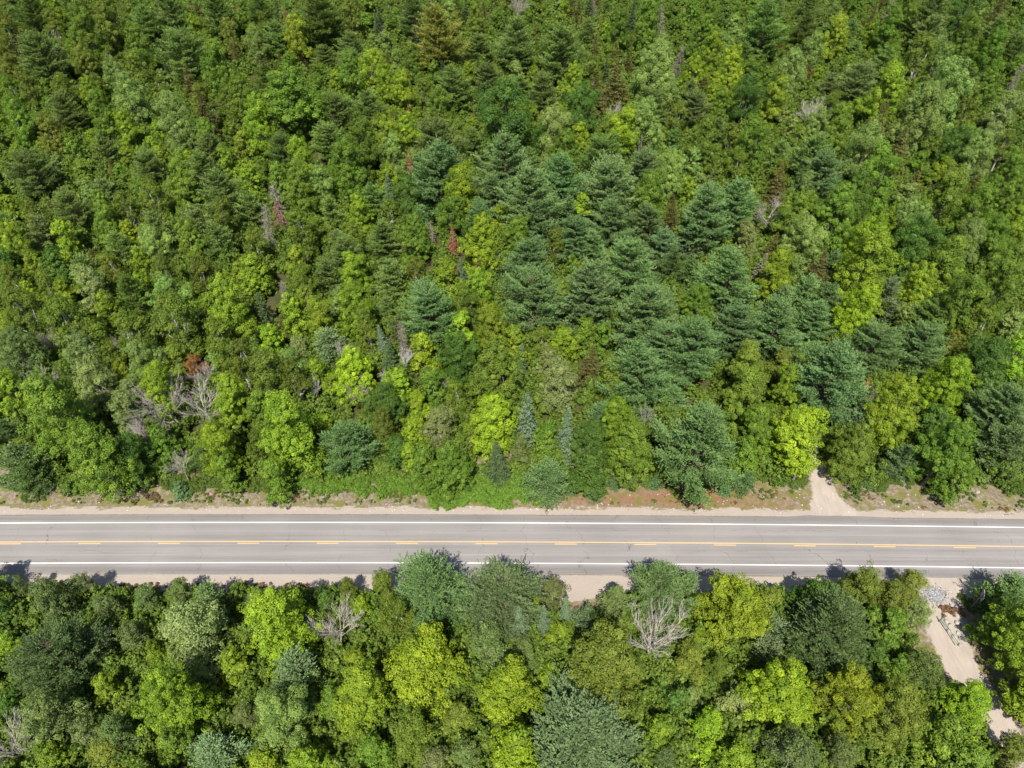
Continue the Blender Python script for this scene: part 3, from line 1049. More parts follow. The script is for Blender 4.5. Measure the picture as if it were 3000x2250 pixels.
TREES[0, 1] = """
60 60 180 Md
360 60 180 Md
550 100 220 P
220 60 150 My
740 80 160 Bo
930 60 150 MY|small golden-green tree among birches on the left side|the small golden-green tree, left side
1090 120 180 Bo
1320 150 240 Bo
1640 100 180 My
1940 60 180 My
2120 130 200 P
200 240 120 My
90 180 170 Bo
310 200 170 Bo
600 220 240 Gl
860 250 220 Pd|dark bluish pine crowded by birches, middle of the left side|the dark pine among birches, left side
920 180 120 MY
1100 290 240 Ml
1290 280 170 My
1500 320 300 My|wide yellow-green tree in the middle of the left half|the wide yellow-green tree, left half
1700 330 120 Sd
1850 240 90 N|pinkish-grey dead spire left of the middle|the pinkish-grey dead spire
1970 190 180 Bo
2000 320 200 Bo
190 390 260 Bo|broad dark olive tree by the left edge, above the grey twiggy tree|the broad olive tree by the left edge
480 440 280 Bo
420 250 150 My
700 350 180 My
1150 440 300 Bo
1420 540 240 Bo
1500 480 70 D
870 520 280 Bo
60 430 140 My
110 610 280 Gd|grey-green twiggy tree at the left edge, halfway down|the grey twiggy tree at the left edge
550 650 280 Gd
340 590 120 D
790 590 110 D
740 680 180 Bo
970 680 240 Ml
1150 680 170 Mo
1270 730 150 C|tree turned rusty red, above the roadside on the left|the rusty red tree on the left
1340 800 130 D
1430 620 170 Ml
1570 530 120 Mo
1760 560 210 MY|bright lime rounded tree in the left half, right of the rusty red tree|the lime tree right of the rusty red tree
1560 690 220 Bo
1750 800 280 Bo
1920 820 220 Bo
1930 590 160 Gl
1900 390 200 My
2100 420 220 My
2130 560 200 Pb
1830 450 120 So
780 770 150 Mz
610 820 260 Gl|tan-green sparse tree on several bare stems, left roadside wood|the tan many-stemmed tree, left
430 780 150 Mg
300 860 130 D
90 880 220 My
360 1040 420 Mg|big bright green tree near the road in the left corner of the far wood|the big bright green roadside tree, left
640 1300 360 Mg|big deep green tree reaching down to the verge on the left|the deep green verge tree, left
120 1330 260 P
40 1130 150 P
820 1000 240 Gl
1050 860 260 My
1130 980 260 D|large grey dead tree with many bare boughs near the left verge|the large grey dead tree, left
1340 1010 220 D|grey dead tree with crooked forked boughs, right of the large grey dead one|the forked grey dead tree, left
1090 1120 220 L|fallen-looking pale dead trunk leaning left out of the wood by the left verge|the leaning pale dead trunk, left
1500 920 260 My
1420 1240 260 My
1850 1140 380 My|big yellow-green roadside tree left of the left-hand roadside pine|the big yellow-green roadside tree, left
2040 900 60 W|twin thin white birch stems showing in a dark gap, left of centre|the twin white birch stems
2050 760 150 My
2150 840 150 My
1680 1000 200 Mg
870 1290 260 Md
1060 1210 180 Mg
1180 1370 120 D
1330 1300 160 Pd
900 1440 200 H
1160 1490 150 K|small blue-green fir on the verge below the leaning dead trunk|the small blue-green fir on the left verge
1480 1400 180 Mg
1800 1440 200 Mg
450 1490 180 H
200 1420 190 Pd
"""
TREES[1, 1] = """
90 100 200 My
320 130 210 P
470 90 130 Bo
580 350 300 P|large grey-green pine left of centre, above the bright maple|the large grey-green pine left of centre
700 150 180 My
780 90 80 Sb
890 230 220 My
890 120 150 So
1000 60 150 P
1230 80 300 P
1220 270 340 P
1600 260 340 P|huge flat-tiered pine in the heart of the middle pine stand|the huge flat-tiered pine, mid stand
1850 100 360 P
2150 60 150 Pd
1980 420 360 P
1500 120 150 Mg
1420 230 120 My
80 350 240 My
290 350 160 P
170 470 180 Bo
270 540 90 Sb
400 560 110 N|brownish dead spruce above a fallen white trunk, left of centre|the brownish dead spruce, left of centre
300 640 120 Sd
60 630 120 D
80 760 250 MY|bright yellow-green tree topped by bare grey twigs, left of centre|the twig-topped yellow-green tree, left
90 870 120 D
530 620 180 MY
830 340 220 Mg
970 480 240 My
780 500 200 My
740 660 260 Md
1000 770 320 Mg|deep green dense tree directly above the brightest yellow-green maple|the deep green tree above the brightest maple
1150 640 80 Sb
1210 440 150 Sl|pale tan-grey spruce top at the foot of the middle pine stand|the pale tan spruce, centre
1310 570 170 Bo
1130 580 200 My
1450 560 180 My
1340 700 180 Gl
1620 690 180 So|brownish-green layered spruce right of centre|the brownish layered spruce, centre
1580 500 170 Mg
1690 530 150 Mg
1750 800 210 Bo
1930 760 360 P|huge pale pine leaning over the roadside wood, right of centre|the huge pale pine, right of centre
2100 620 300 P
415 710 60 W|slanting thin white birch trunk left of centre|the slanting white birch trunk
380 850 200 My
280 840 60 W
500 960 160 Mz
640 860 70 W
590 850 200 Mg
750 920 190 Bo
30 1200 330 P|large blue-green roadside pine left of the brightest maple|the left-hand roadside pine
990 1060 330 MX|brightest yellow-green maple in the middle of the roadside wood|the brightest yellow-green maple
1205 1010 150 Sb|pointed blue-grey spruce right beside the brightest yellow-green maple|the blue-grey spruce by the brightest maple
1460 1140 140 Sb|grey-green spruce spire above a low bushy pine, middle roadside|the grey-green spruce spire, mid roadside
1420 820 260 Gl
480 1140 200 MY
640 1130 260 Gl
280 1110 200 Bo
280 980 240 Md
370 1240 180 Md
450 1290 150 My
560 1340 220 Mg
720 1360 260 Mg
820 1170 150 Bo
1020 1310 150 Sd
1160 1270 150 Bl
1320 1190 200 Mg
1340 1440 280 J|low bushy pine reaching onto the far verge, middle roadside|the low bushy pine on the far verge
1600 1210 260 Md
1610 1390 240 Md
1780 1080 260 My
1880 1240 290 Mg
1950 1040 60 W
1770 1450 120 K
1640 1510 150 K
1500 1500 100 K
1890 1440 70 K
2040 1450 120 K
630 1520 80 K
"""
TREES[2, 1] = """
280 150 330 P|huge dark pine over a black gap, right of centre|the huge dark pine, right of centre
100 330 220 Mg
60 100 150 Pd
600 130 260 MY|bright gold-green tree among pines, right of centre|the gold-green tree among pines
870 100 200 So
520 60 120 Sl
1190 90 330 My
960 60 150 P
800 240 200 P
630 300 200 P
930 290 200 P
1050 240 160 P
1310 250 200 Pb
1180 240 140 Mg
1530 220 240 My
1700 80 280 Mg
1800 330 330 Mg
2050 200 280 Mg|wide green tree at the right edge behind the rightmost stand pine|the wide green tree at the right edge
1600 400 260 P
1430 400 160 Ml
1120 390 280 MY|bright lime-green pair of crowns ringed by pines, right side|the lime crowns ringed by pines
600 480 330 P
850 420 240 P
330 490 300 P
60 600 340 P
980 540 110 So
1090 500 130 P
1240 580 280 P
1380 560 200 P
1540 580 260 P|rightmost pine of the stand behind the gravel track|the rightmost stand pine
950 800 420 P|huge dark pine straight behind the gravel track|the huge pine behind the gravel track
1740 600 160 Mo
1950 700 300 Md
1900 480 260 Bo
2120 480 180 Ml
2150 650 200 My
430 730 260 Mo
400 900 300 Mg
620 720 200 Mo
680 870 230 My
77 1210 500 P|largest blue-green roadside pine, skirts sweeping down onto the reddish verge|the largest roadside pine
735 1165 370 Mz|golden-green maple standing at the left of the gravel track mouth|the golden-green maple by the gravel track
470 1130 260 Mg
400 1320 200 Mg
1180 1000 150 N|grey dead conifer right of the huge pine behind the gravel track|the grey dead conifer by the gravel track
1190 860 90 R
1110 1250 280 Mo|olive drooping tree at the right of the gravel track mouth|the olive tree right of the gravel track
1380 1020 330 My
1700 830 280 MY
1410 1310 180 P
1700 1260 330 Mg|big mid-green roadside tree between the gravel track and the right edge|the big green roadside tree, far right
1620 1080 200 Md
2050 1000 300 P
2100 1230 250 P
1780 1450 220 Mg
280 1490 120 K
400 1440 160 J
1220 1450 100 K
1130 1510 100 H
1650 1490 150 H
2120 1470 140 H
650 1430 120 H
"""
TREES[0, 2] = """
370 560 330 Gd|tall dark grey-green tree rising over the near verge at far left|the tall grey-green tree, near left
150 500 120 Gd
540 500 200 Gd
60 640 200 Md
380 960 500 Pg|large dark olive pine in the near left corner of the wood|the large olive pine, near left
950 560 220 Gd
1170 510 200 Gd
720 620 240 Gd
1250 770 480 Gl|very wide olive-grey twiggy tree in the near left wood|the wide olive-grey twiggy tree, near left
1830 680 460 MY|bright green maple touching the near verge, left of middle|the bright green maple, near left
2100 560 190 Md
2180 800 250 D|white dead tree with upright boughs in a dark gap, near left|the white dead tree, near left
850 830 250 Gd
690 850 90 D
1000 900 150 My
1100 1200 480 My|large green-gold tree low in the near left wood|the large green-gold tree, near left
1500 970 250 My
1350 1060 200 Gl
1910 1030 330 Pb|pale blue-green pine below the bright green maple, near left|the pale blue pine, near left
60 880 200 My
170 900 120 MY
720 1150 240 My
350 1350 420 Gd
60 1250 200 Md
560 1430 250 Gl
60 1520 300 D|grey bare branches spread in the bottom left corner|the bare branches, bottom left corner
330 1590 260 My
790 1440 320 Gd
700 1580 250 Mo
1140 1480 300 Mg
1400 1570 330 Pb|pale blue-green pine at the bottom edge on the left|the pale blue pine at the bottom left
1850 1330 420 Ml|pale yellow-green twiggy tree below the pale blue-green pine, near left|the pale yellow-green tree, near left
1600 1330 220 Gd
2140 1250 220 Mg
1700 1640 250 My
2000 1630 300 My
"""
TREES[1, 2] = """
600 470 470 P|left one of the two tall pines overlapping the near edge of the road|the left tall pine over the road
1020 540 460 P|right one of the two tall pines overlapping the near edge of the road|the right tall pine over the road
380 660 300 Bo
130 630 190 MY
60 500 150 Bo
1370 540 240 Bl|small fine-leaved olive birch on the near verge in the middle|the small birch on the near verge
1240 610 150 MY
1150 720 150 Sb|pale blue-green fir beside the two tall pines over the road|the pale blue fir by the two pines
1310 690 120 Sb
1460 640 110 Sb
1590 690 180 Pb
1420 790 190 My
1790 570 330 Pm|olive-green rounded pine by the near verge, right of middle|the olive rounded pine, near middle
2090 510 390 P|blue-green pine overlapping the near white line, right of middle|the pine over the near white line
540 990 540 MX|largest bright yellow-green maple below the two tall pines|the largest near maple
100 950 200 My
130 1210 420 My
960 860 340 Gd
1200 900 240 Gd
1080 1210 420 MY|bright green maple between the largest near maple and the foremost pine|the bright maple by the foremost pine
1740 1010 540 Mo|wide twiggy yellow-olive tree around the white dead tree, near right|the wide yellow-olive tree, near right
1990 870 340 D|white leafless tree with fanned branches near the middle of the near wood|the white fanned dead tree, near wood
1560 1440 740 Pf|largest and foremost pine, at the bottom edge in the middle|the foremost pine
750 1330 260 Mo
1130 1530 380 MY
470 1430 300 Bo
220 1540 260 Mg
820 1570 250 Gd
620 1620 260 Gl
2180 1200 250 Md
2050 1430 260 My
2100 1610 250 Gd
"""
TREES[2, 2] = """
330 620 470 Mz|bright gold-green maple reaching the near verge, right of middle|the gold-green maple, near right
20 480 200 P
590 800 280 Pb|bluish pine between the gold-green maple and the wide star-shaped pine, near right|the bluish pine, near right
940 790 560 Pg|wide star-shaped olive pine in the near right wood|the wide star-shaped pine, near right
850 560 320 Md
1130 460 300 Mo
1330 570 260 Mo
1480 470 190 Mo|olive treetop over the near verge beside the driveway mouth|the olive treetop by the driveway mouth
1510 650 220 Gl
1330 740 280 Mg
600 1160 500 MX|bright green maple, left one of the two side by side at bottom right|the left bright maple, bottom right
1070 1220 480 Mz|yellow-green maple, right one of the two side by side at bottom right|the right bright maple, bottom right
40 980 250 Mo
220 1000 160 Bo
60 1200 200 Gl
340 1230 280 Gl
400 1190 100 D
160 1450 300 MY
700 1540 400 Gd
1000 1570 300 Gd
1370 1330 420 Mo|gold-olive tree right of the two bright maples at bottom right|the gold-olive tree, bottom right
1540 1030 330 Gg|airy green oak hanging over the sandy driveway|the airy oak over the driveway
1390 1030 220 Mg
1670 1430 360 Mg|deep green tree left of the sandy driveway at the bottom right|the deep green tree left of the driveway
1880 1640 300 Mg
2240 800 420 My|tall yellow-green tree right of the sandy driveway, at the right edge|the tall tree right of the driveway
2290 1180 330 My
1990 740 190 Mg
2150 1560 250 Mo
1240 930 200 Md
350 1630 300 My
90 820 120 My
"""

# kind: name, families (large, small, switch width), height / width, colour, words for it, group noun, leaf height share
GREY_BARK, BROWN_BARK, WHITE_BARK, DEAD_BARK = (0.16, 0.14, 0.12), (0.11, 0.085, 0.065), (0.55, 0.53, 0.50), (0.44, 0.40, 0.36)
KINDS = {
    'P':  ('white_pine', 'pine', 'pine_small', 1.40, (0.110, 0.184, 0.060), 'blue-green', 'pine', BROWN_BARK),
    'Pb': ('white_pine', 'pine', 'pine_small', 1.40, (0.130, 0.195, 0.082), 'pale bluish', 'pine', BROWN_BARK),
    'Pd': ('white_pine', 'pine', 'pine_small', 1.45, (0.078, 0.132, 0.032), 'dark green', 'pine', BROWN_BARK),
    'Pg': ('white_pine', 'pine', 'pine_small', 1.30, (0.085, 0.128, 0.040), 'olive-green', 'pine', BROWN_BARK),
    'Pm': ('white_pine', 'spruce_wide', 'spruce_wide', 1.25, (0.100, 0.135, 0.036), 'olive', 'pine', BROWN_BARK),
    'Pf': ('white_pine', 'pine', 'pine', 1.00, (0.092, 0.140, 0.060), 'grey-green', 'pine', BROWN_BARK),
    'Py': ('white_pine', 'pine', 'pine_small', 1.50, (0.155, 0.185, 0.045), 'yellowing', 'pine', BROWN_BARK),
    'J':  ('white_pine', 'pine_small', 'pine_small', 0.95, (0.088, 0.155, 0.056), 'low bushy', 'pine', BROWN_BARK),
    'Mg': ('broadleaf_tree', 'maple', 'maple_small', 1.50, (0.108, 0.182, 0.020), 'mid-green', 'broadleaf tree', GREY_BARK),
    'My': ('maple_tree', 'maple', 'maple_small', 1.50, (0.158, 0.235, 0.018), 'yellow-green', 'broadleaf tree', GREY_BARK),
    'MY': ('maple_tree', 'maple', 'maple_small', 1.50, (0.178, 0.262, 0.016), 'bright lime-green', 'broadleaf tree', GREY_BARK),
    'MX': ('maple_tree', 'maple', 'maple_small', 1.22, (0.198, 0.280, 0.016), 'bright yellow-green', 'broadleaf tree', GREY_BARK),
    'Mz': ('maple_tree', 'maple', 'maple_small', 1.22, (0.200, 0.262, 0.016), 'golden-green', 'broadleaf tree', GREY_BARK),
    'Mo': ('broadleaf_tree', 'maple', 'birch', 1.50, (0.136, 0.178, 0.024), 'olive', 'broadleaf tree', GREY_BARK),
    'Md': ('round_broadleaf_tree', 'oak', 'maple_small', 1.28, (0.068, 0.132, 0.020), 'dark green', 'broadleaf tree', GREY_BARK),  # this kind and the next: round-crowned broadleaf trees, species unknown
    'Ml': ('round_broadleaf_tree', 'oak', 'maple_small', 1.40, (0.158, 0.235, 0.055), 'pale sage', 'broadleaf tree', GREY_BARK),
    'C':  ('maple_tree', 'sparse', 'sparse', 1.35, (0.230, 0.105, 0.036), 'rusty red', 'broadleaf tree', GREY_BARK),
    'Bo': ('birch_tree', 'birch', 'birch', 1.70, (0.100, 0.145, 0.016), 'dark olive', 'birch', WHITE_BARK),
    'Bl': ('birch_tree', 'birch', 'birch', 1.5, (0.100, 0.125, 0.035), 'pale olive', 'birch', WHITE_BARK),
    'Gd': ('sparse_tree', 'sparse', 'sparse', 1.42, (0.112, 0.162, 0.044), 'grey-green twiggy', 'tree', DEAD_BARK),
    'Gl': ('sparse_tree', 'sparse', 'sparse', 1.40, (0.178, 0.225, 0.066), 'pale twiggy', 'tree', DEAD_BARK),
    'Gg': ('sparse_tree', 'sparse', 'sparse', 1.40, (0.115, 0.172, 0.036), 'airy green', 'tree', BROWN_BARK),
    'So': ('spruce_tree', 'spruce_wide', 'spruce', 1.75, (0.095, 0.090, 0.022), 'brown-olive', 'spruce', BROWN_BARK),
    'Sb': ('spruce_tree', 'spruce', 'spruce', 3.00, (0.110, 0.165, 0.088), 'blue-grey', 'spruce', BROWN_BARK),
    'Sd': ('spruce_tree', 'spruce', 'spruce', 2.40, (0.055, 0.092, 0.032), 'dark green', 'spruce', BROWN_BARK),
    'Sl': ('spruce_tree', 'spruce', 'spruce', 1.70, (0.185, 0.185, 0.105), 'pale tan', 'spruce', BROWN_BARK),
    'D':  ('dead_tree', 'bare', 'bare', 1.10, DEAD_BARK, 'bare grey', 'dead tree', DEAD_BARK),
    'L':  ('dead_tree', 'bare', 'bare', 1.10, DEAD_BARK, 'leaning grey', 'dead tree', DEAD_BARK),
    'W':  ('birch_tree', 'bare', 'bare', 2.60, WHITE_BARK, 'thin white-stemmed', 'birch', WHITE_BARK),
    'N':  ('dead_conifer', 'snag', 'snag', 3.20, (0.27, 0.235, 0.20), 'grey bare', 'dead conifer', (0.27, 0.235, 0.20)),
    'R':  ('dead_conifer', 'red', 'red', 2.60, (0.270, 0.085, 0.040), 'rust-red', 'dead conifer', DEAD_BARK),
    'T':  ('dead_conifer', 'red', 'red', 1.60, (0.360, 0.215, 0.120), 'tan', 'dead conifer', DEAD_BARK),
    'K':  ('young_fir', 'fir_small', 'fir_small', 1.05, (0.075, 0.140, 0.048), 'young', 'fir', BROWN_BARK),
    'H':  ('shrub', 'shrub', 'shrub', 0.80, (0.075, 0.135, 0.020), 'leafy green', 'shrub', BROWN_BARK),
}
SWITCH = 7.6

def in_corridor(x, y, m=0.0):
    d = y - float(road_y(x))
    if EDGE_S - 3.2 - m < d < EDGE_N + 6.0 + m: return True
    if math.hypot((x - 9.0) / 1.2, y - 51.5) < 4.2 + m * 0.5: return True
    if math.hypot((x - 60.5) * 0.85, (y - 44.5) * 0.7) < 6.0 + m: return True
    for way in (TRACK, DRIVE):
        for (x0, y0, w0), (x1, y1, w1) in zip(way, way[1:]):
            t = max(0, min(1, ((x - x0) * (x1 - x0) + (y - y0) * (y1 - y0)) / ((x1 - x0) ** 2 + (y1 - y0) ** 2)))
            if way is TRACK and y > 84: continue
            if math.hypot(x - x0 - t * (x1 - x0), y - y0 - t * (y1 - y0)) < w0 + m * (0.6 if way is TRACK else 1.5) + 0.3: return True
    return False

def place(px, py, wpx, code):
    """Photograph position of the crown's middle -> foot of the tree and its size in metres."""
    ratio = KINDS[code][3]
    H = 10.0
    for _ in range(6):
        x, y, t = land(px, py, H * 0.60)
        W = max(0.9, wpx * t / F_PX) * (1.0 if code in ('K', 'H', 'N', 'R', 'T', 'Gg') else 1.25 if code == 'Sb' else 1.25 if code == 'D' else (1.10 if code[0] == 'M' else 1.05) if py > 1560 else ((1.05 if px < 1250 or py < 330 else 1.17) if code[0] == 'P' else 1.24 if code[0] == 'M' else 1.16))
        H = ratio * W
        if code in ('N', 'R', 'Sb', 'Sd', 'So', 'W'): W, H = max(W, 2.2), float(np.clip(H, 6.5, 15.0))
        elif code in ('K', 'H', 'J'): pass
        else: H = float(np.clip(H, 6.5, 20.0))
    return x, y, W, H

trees = []          # dicts
for (i, j), txt in TREES.items():
    for line in txt.strip().splitlines():
        f = line.split('|')
        a, b, w, code = f[0].split()
        px, py, wp = 1000 * i + float(a) / 2.212, 750 * j + float(b) / 2.212, float(w) / 2.212
        x, y, W, H = place(px, py, wp, code)
        trees.append(dict(x=x, y=y, W=W, H=H, code=code, hand=True, label=f[1] if len(f) > 1 else None, short=f[2] if len(f) > 2 else None))

# the rest of the wood, filling in between them
def mix_for(px, py):
    if py > 1560: return 'My Mg Mo Gd Gl Bo P MY Pb', (.2, .2, .1, .15, .1, .1, .08, .04, .03)
    if px < 1050 and py > 820: return 'Bo My Mg Gl Ml P MY Sd', (.34, .22, .14, .07, .06, .09, .05, .03)
    if 1150 < px < 2650 and 420 < py < 1250: return 'P My Mg Ml Pb MY Bo', (.56, .10, .16, .06, .06, .04, .02)
    if px > 1900 and py < 900: return 'Mg Ml P Bo So My Pb Md', (.36, .16, .16, .10, .07, .08, .03, .04)
    if py < 240: return 'Mg P My Sd So Bo Ml Pd Mo', (.2, .18, .14, .10, .12, .08, .08, .06, .04)
    return 'My P Mg Bo Ml Mo MY So', (.30, .12, .20, .14, .11, .06, .05, .02)

FIELD = {c: np.random.default_rng(sum(map(ord, c)) * 7 + 3).uniform(0, 6.283, 6) for c in KINDS}
def stand_field(c, x, y):
    q = FIELD[c]
    return math.sin(x * 0.071 + q[0] + 1.3 * math.sin(y * 0.043 + q[1])) * math.sin(y * 0.062 + q[2]) + 0.6 * math.sin(x * 0.15 + y * 0.11 + q[3])

cells = {}
def near(x, y, rad):
    n = int(rad // 10) + 1
    cx, cy = int(x // 10), int(y // 10)
    for a in range(cx - n, cx + n + 1):
        for b in range(cy - n, cy + n + 1):
            yield from cells.get((a, b), ())
def put(t): cells.setdefault((int(t['x'] // 10), int(t['y'] // 10)), []).append(t)
for t in trees: put(t)
tries = 0
fr = np.random.default_rng(91)
while tries < 16000:
    tries += 1
    y = fr.uniform(13, 54) if tries % 4 == 0 else 22 + 298 * fr.uniform() ** 0.9
    half = 48 + 0.60 * y + 12
    x = fr.uniform(-half, half)
    if in_corridor(x, y, 1.6): continue
    px, py, dep = project(x, y, float(terrain(x, y)) + 7.0)
    if not (-260 < px < 3260 and -420 < py < 2600): continue
    codes, p = mix_for(px, py)
    cl = codes.split()
    score = [math.log(q) + 1.5 * stand_field(c, x, y) - 0.75 * math.log(-math.log(fr.uniform(1e-9, 1))) for c, q in zip(cl, p)]
    code = cl[int(np.argmax(score))]
    big = fr.uniform()
    W = {'P': 5.0 + 5.0 * big, 'M': 4.4 + 4.2 * big, 'B': 4.0 + 3.2 * big, 'G': 5.0 + 3.5 * big, 'S': 3.2 + 2.4 * big}[code[0]]
    H = KINDS[code][3] * W
    if code[0] == 'S': H = float(np.clip(H, 7.5, 12.5))
    H = float(np.clip(H, 6.0, 16.0)) * fr.uniform(0.72, 1.0)
    ok = True
    for t in near(x, y, 14):
        q = 0.40 * (W + (8.0 if t['code'] in ('W', 'N', 'R', 'D', 'L') else t['W']))
        if (t['x'] - x) ** 2 + (t['y'] - y) ** 2 < q * q:
            ok = False; break
    if not ok: continue
    t = dict(x=x, y=y, W=W, H=H, code=code, hand=False, label=None, short=None)
    trees.append(t); put(t)

# leave out what others hide completely: paint crowns far to near on a coarse grid
GW, GH = 375, 282
for t in trees:
    z = float(terrain(t['x'], t['y']))
    t['z'] = z
    t['px'], t['py'], t['dep'] = project(t['x'], t['y'], z + t['H'] * 0.60)
    e = math.atan2(CAM_H - z - t['H'] * 0.6, math.hypot(t['x'], t['y']))
    t['rx'] = t['W'] / 2 * F_PX / t['dep'] * 0.88
    t['ry'] = math.hypot(t['H'] * 0.38 * math.cos(e), t['W'] / 2 * math.sin(e)) * F_PX / t['dep'] * 0.88
buf = np.full((GH, GW), -1, int)
order = sorted(range(len(trees)), key=lambda k: -trees[k]['dep'])
full = np.zeros(len(trees))
for k in order:
    t = trees[k]
    cx, cy, rx, ry = t['px'] / 8, t['py'] / 8, max(t['rx'] / 8, 0.8), max(t['ry'] / 8, 0.8)
    x0, x1, y0, y1 = int(max(0, cx - rx)), int(min(GW, cx + rx + 2)), int(max(0, cy - ry)), int(min(GH, cy + ry + 2))
    if x1 <= x0 or y1 <= y0: continue
    yy, xx = np.mgrid[y0:y1, x0:x1]
    m = ((xx - cx) / rx) ** 2 + ((yy - cy) / ry) ** 2 < 1
    full[k] = math.pi * rx * ry
    if KINDS[t['code']][1] in ('bare', 'snag'): continue
    buf[y0:y1, x0:x1][m] = k
seen = np.bincount(buf[buf >= 0], minlength=len(trees))
kept = []
for k, t in enumerate(trees):
    inside = -40 < t['px'] < 3040 and -60 < t['py'] < 2290
    if not t['hand'] and inside and seen[k] < max(5, 0.13 * full[k]): continue
    if not t['hand'] and not (-120 < t['px'] < 3120 and -150 < t['py'] < 2560): continue
    kept.append(t)
trees = kept
print('TREES', len(trees), {c: sum(1 for t in trees if t['code'][0] == c) for c in 'PMBGSDNRWTKH'})

# ------------------------------------------------------------------ labels that single each tree out
NUM = ['', 'second ', 'third ', 'fourth ', 'fifth ', 'sixth ', 'seventh ', 'eighth ', 'ninth ', 'tenth ', 'eleventh ', 'twelfth ', 'thirteenth ', 'fourteenth ', 'fifteenth ', 'sixteenth ', 'seventeenth ', 'eighteenth ', 'nineteenth ', 'twentieth ']
marks = [t for t in trees if t['label']]
def side_of(road_side_y): return 1 if road_side_y > 61 else -1
books = {}
for t in trees:
    if t['label']: continue
    best = min((m for m in marks if side_of(m['y']) == side_of(t['y'])), key=lambda m: math.hypot(m['px'] - t['px'], 1.15 * (m['py'] - t['py'])))
    dx, dy = t['px'] - best['px'], t['py'] - best['py']
    way = ('right of' if dx > 0 else 'left of') if abs(dx) > abs(dy) else ('behind' if dy < 0 else 'in front of')
    name, _, _, _, _, cw, noun, _ = KINDS[t['code']]
    books.setdefault((cw, noun, way, best['short']), []).append((math.hypot(dx, dy), id(t), t))
for (cw, noun, way, short), lst in books.items():
    lst.sort(key=lambda q: q[:2])
    for n, (_, _, t) in enumerate(lst):
        t['label'] = f"{NUM[min(n, 19)]}{cw} {noun} {way} {short}"

# ------------------------------------------------------------------ plant them
GROUPS = {'white_pine': 'white pines in the wood', 'maple_tree': 'maples in the wood', 'broadleaf_tree': 'mixed broadleaf trees in the wood', 'round_broadleaf_tree': 'round-crowned broadleaf trees in the wood', 'birch_tree': 'birches in the wood',
          'sparse_tree': 'thin twiggy trees in the wood', 'spruce_tree': 'spruces in the wood', 'dead_tree': 'leafless dead trees', 'dead_conifer': 'dead conifers',
          'young_fir': 'young firs on the verge', 'shrub': 'shrubs along the verge'}
CATS = {'white_pine': 'pine tree', 'maple_tree': 'tree', 'round_broadleaf_tree': 'tree', 'broadleaf_tree': 'tree', 'birch_tree': 'birch tree', 'sparse_tree': 'tree', 'spruce_tree': 'spruce tree', 'dead_tree': 'dead tree',
        'dead_conifer': 'dead tree', 'young_fir': 'fir tree', 'shrub': 'shrub'}
pr = np.random.default_rng(17)
for t in trees:
    name, fam_l, fam_s, ratio, colr, cw, noun, bark = KINDS[t['code']]
    fam = fam_l if t['W'] > SWITCH else fam_s
    if name == 'spruce_tree' and fam_l == 'spruce_wide': fam = 'spruce_wide' if t['W'] > 5.2 else 'spruce'
    W0, H0, protos = PROTO[fam]
    crown_me, trunk_me = protos[int(pr.integers(len(protos)))]
    root = bpy.data.objects.new(name, None)
    root.empty_display_size = 0.3
    COL.objects.link(root)
    root.location = (t['x'], t['y'], t['z'] - 0.12)
    lean = (0.0, 0.0)
    if t['code'] == 'L': lean = (0.25, -0.95)
    elif t['code'] in ('D', 'N', 'W'): lean = tuple(pr.normal(0, 0.09, 2))
    else: lean = tuple(pr.normal(0, 0.035, 2))
    root.rotation_euler = (lean[0], lean[1], 0.0 if t['code'] == 'L' else float(pr.uniform(0, 6.283)))
    s = t['W'] / W0 * 0.97
    root.scale = (s * pr.uniform(0.94, 1.06), s * pr.uniform(0.94, 1.06), t['H'] / H0)
    tag(root, t['label'], CATS[name], GROUPS[name])
    h = np.array(colr) * 1.20 * (1 + pr.normal(0, 0.10)) * (1 + pr.normal(0, 0.035, 3))
    if name == 'white_pine' and t['py'] < 1000 and (t['px'] < 1200 or t['py'] < 480 or t['px'] > 2650): h = h * np.array([1.08, 1.0, 0.68])   # greener needles away from the bluish stand
    if fam in ('bare', 'snag'): h = np.array(bark) * (1 + pr.normal(0, 0.12))
    bk = np.array(bark) * (1 + pr.normal(0, 0.12))
    if fam in ('bare', 'snag'): bk = h
    link('bare_boughs' if fam in ('bare', 'snag') else 'crown', crown_me, root, None, tuple(np.clip(h, 0.004, 1)))
    link('trunk', trunk_me, root, None, tuple(np.clip(bk, 0.01, 1)))

# ------------------------------------------------------------------ undergrowth closing the gaps between the trees
UC = bpy.data.collections.new('undergrowth_sources')
us = []
for i, (cr, tk) in enumerate(PROTO['shrub'][2]):
    o = bpy.data.objects.new('bush', cr)
    o.color = [(0.075, 0.13, 0.022, 1), (0.055, 0.10, 0.02, 1), (0.11, 0.155, 0.022, 1), (0.06, 0.085, 0.025, 1)][i]
    UC.objects.link(o); us.append(o)

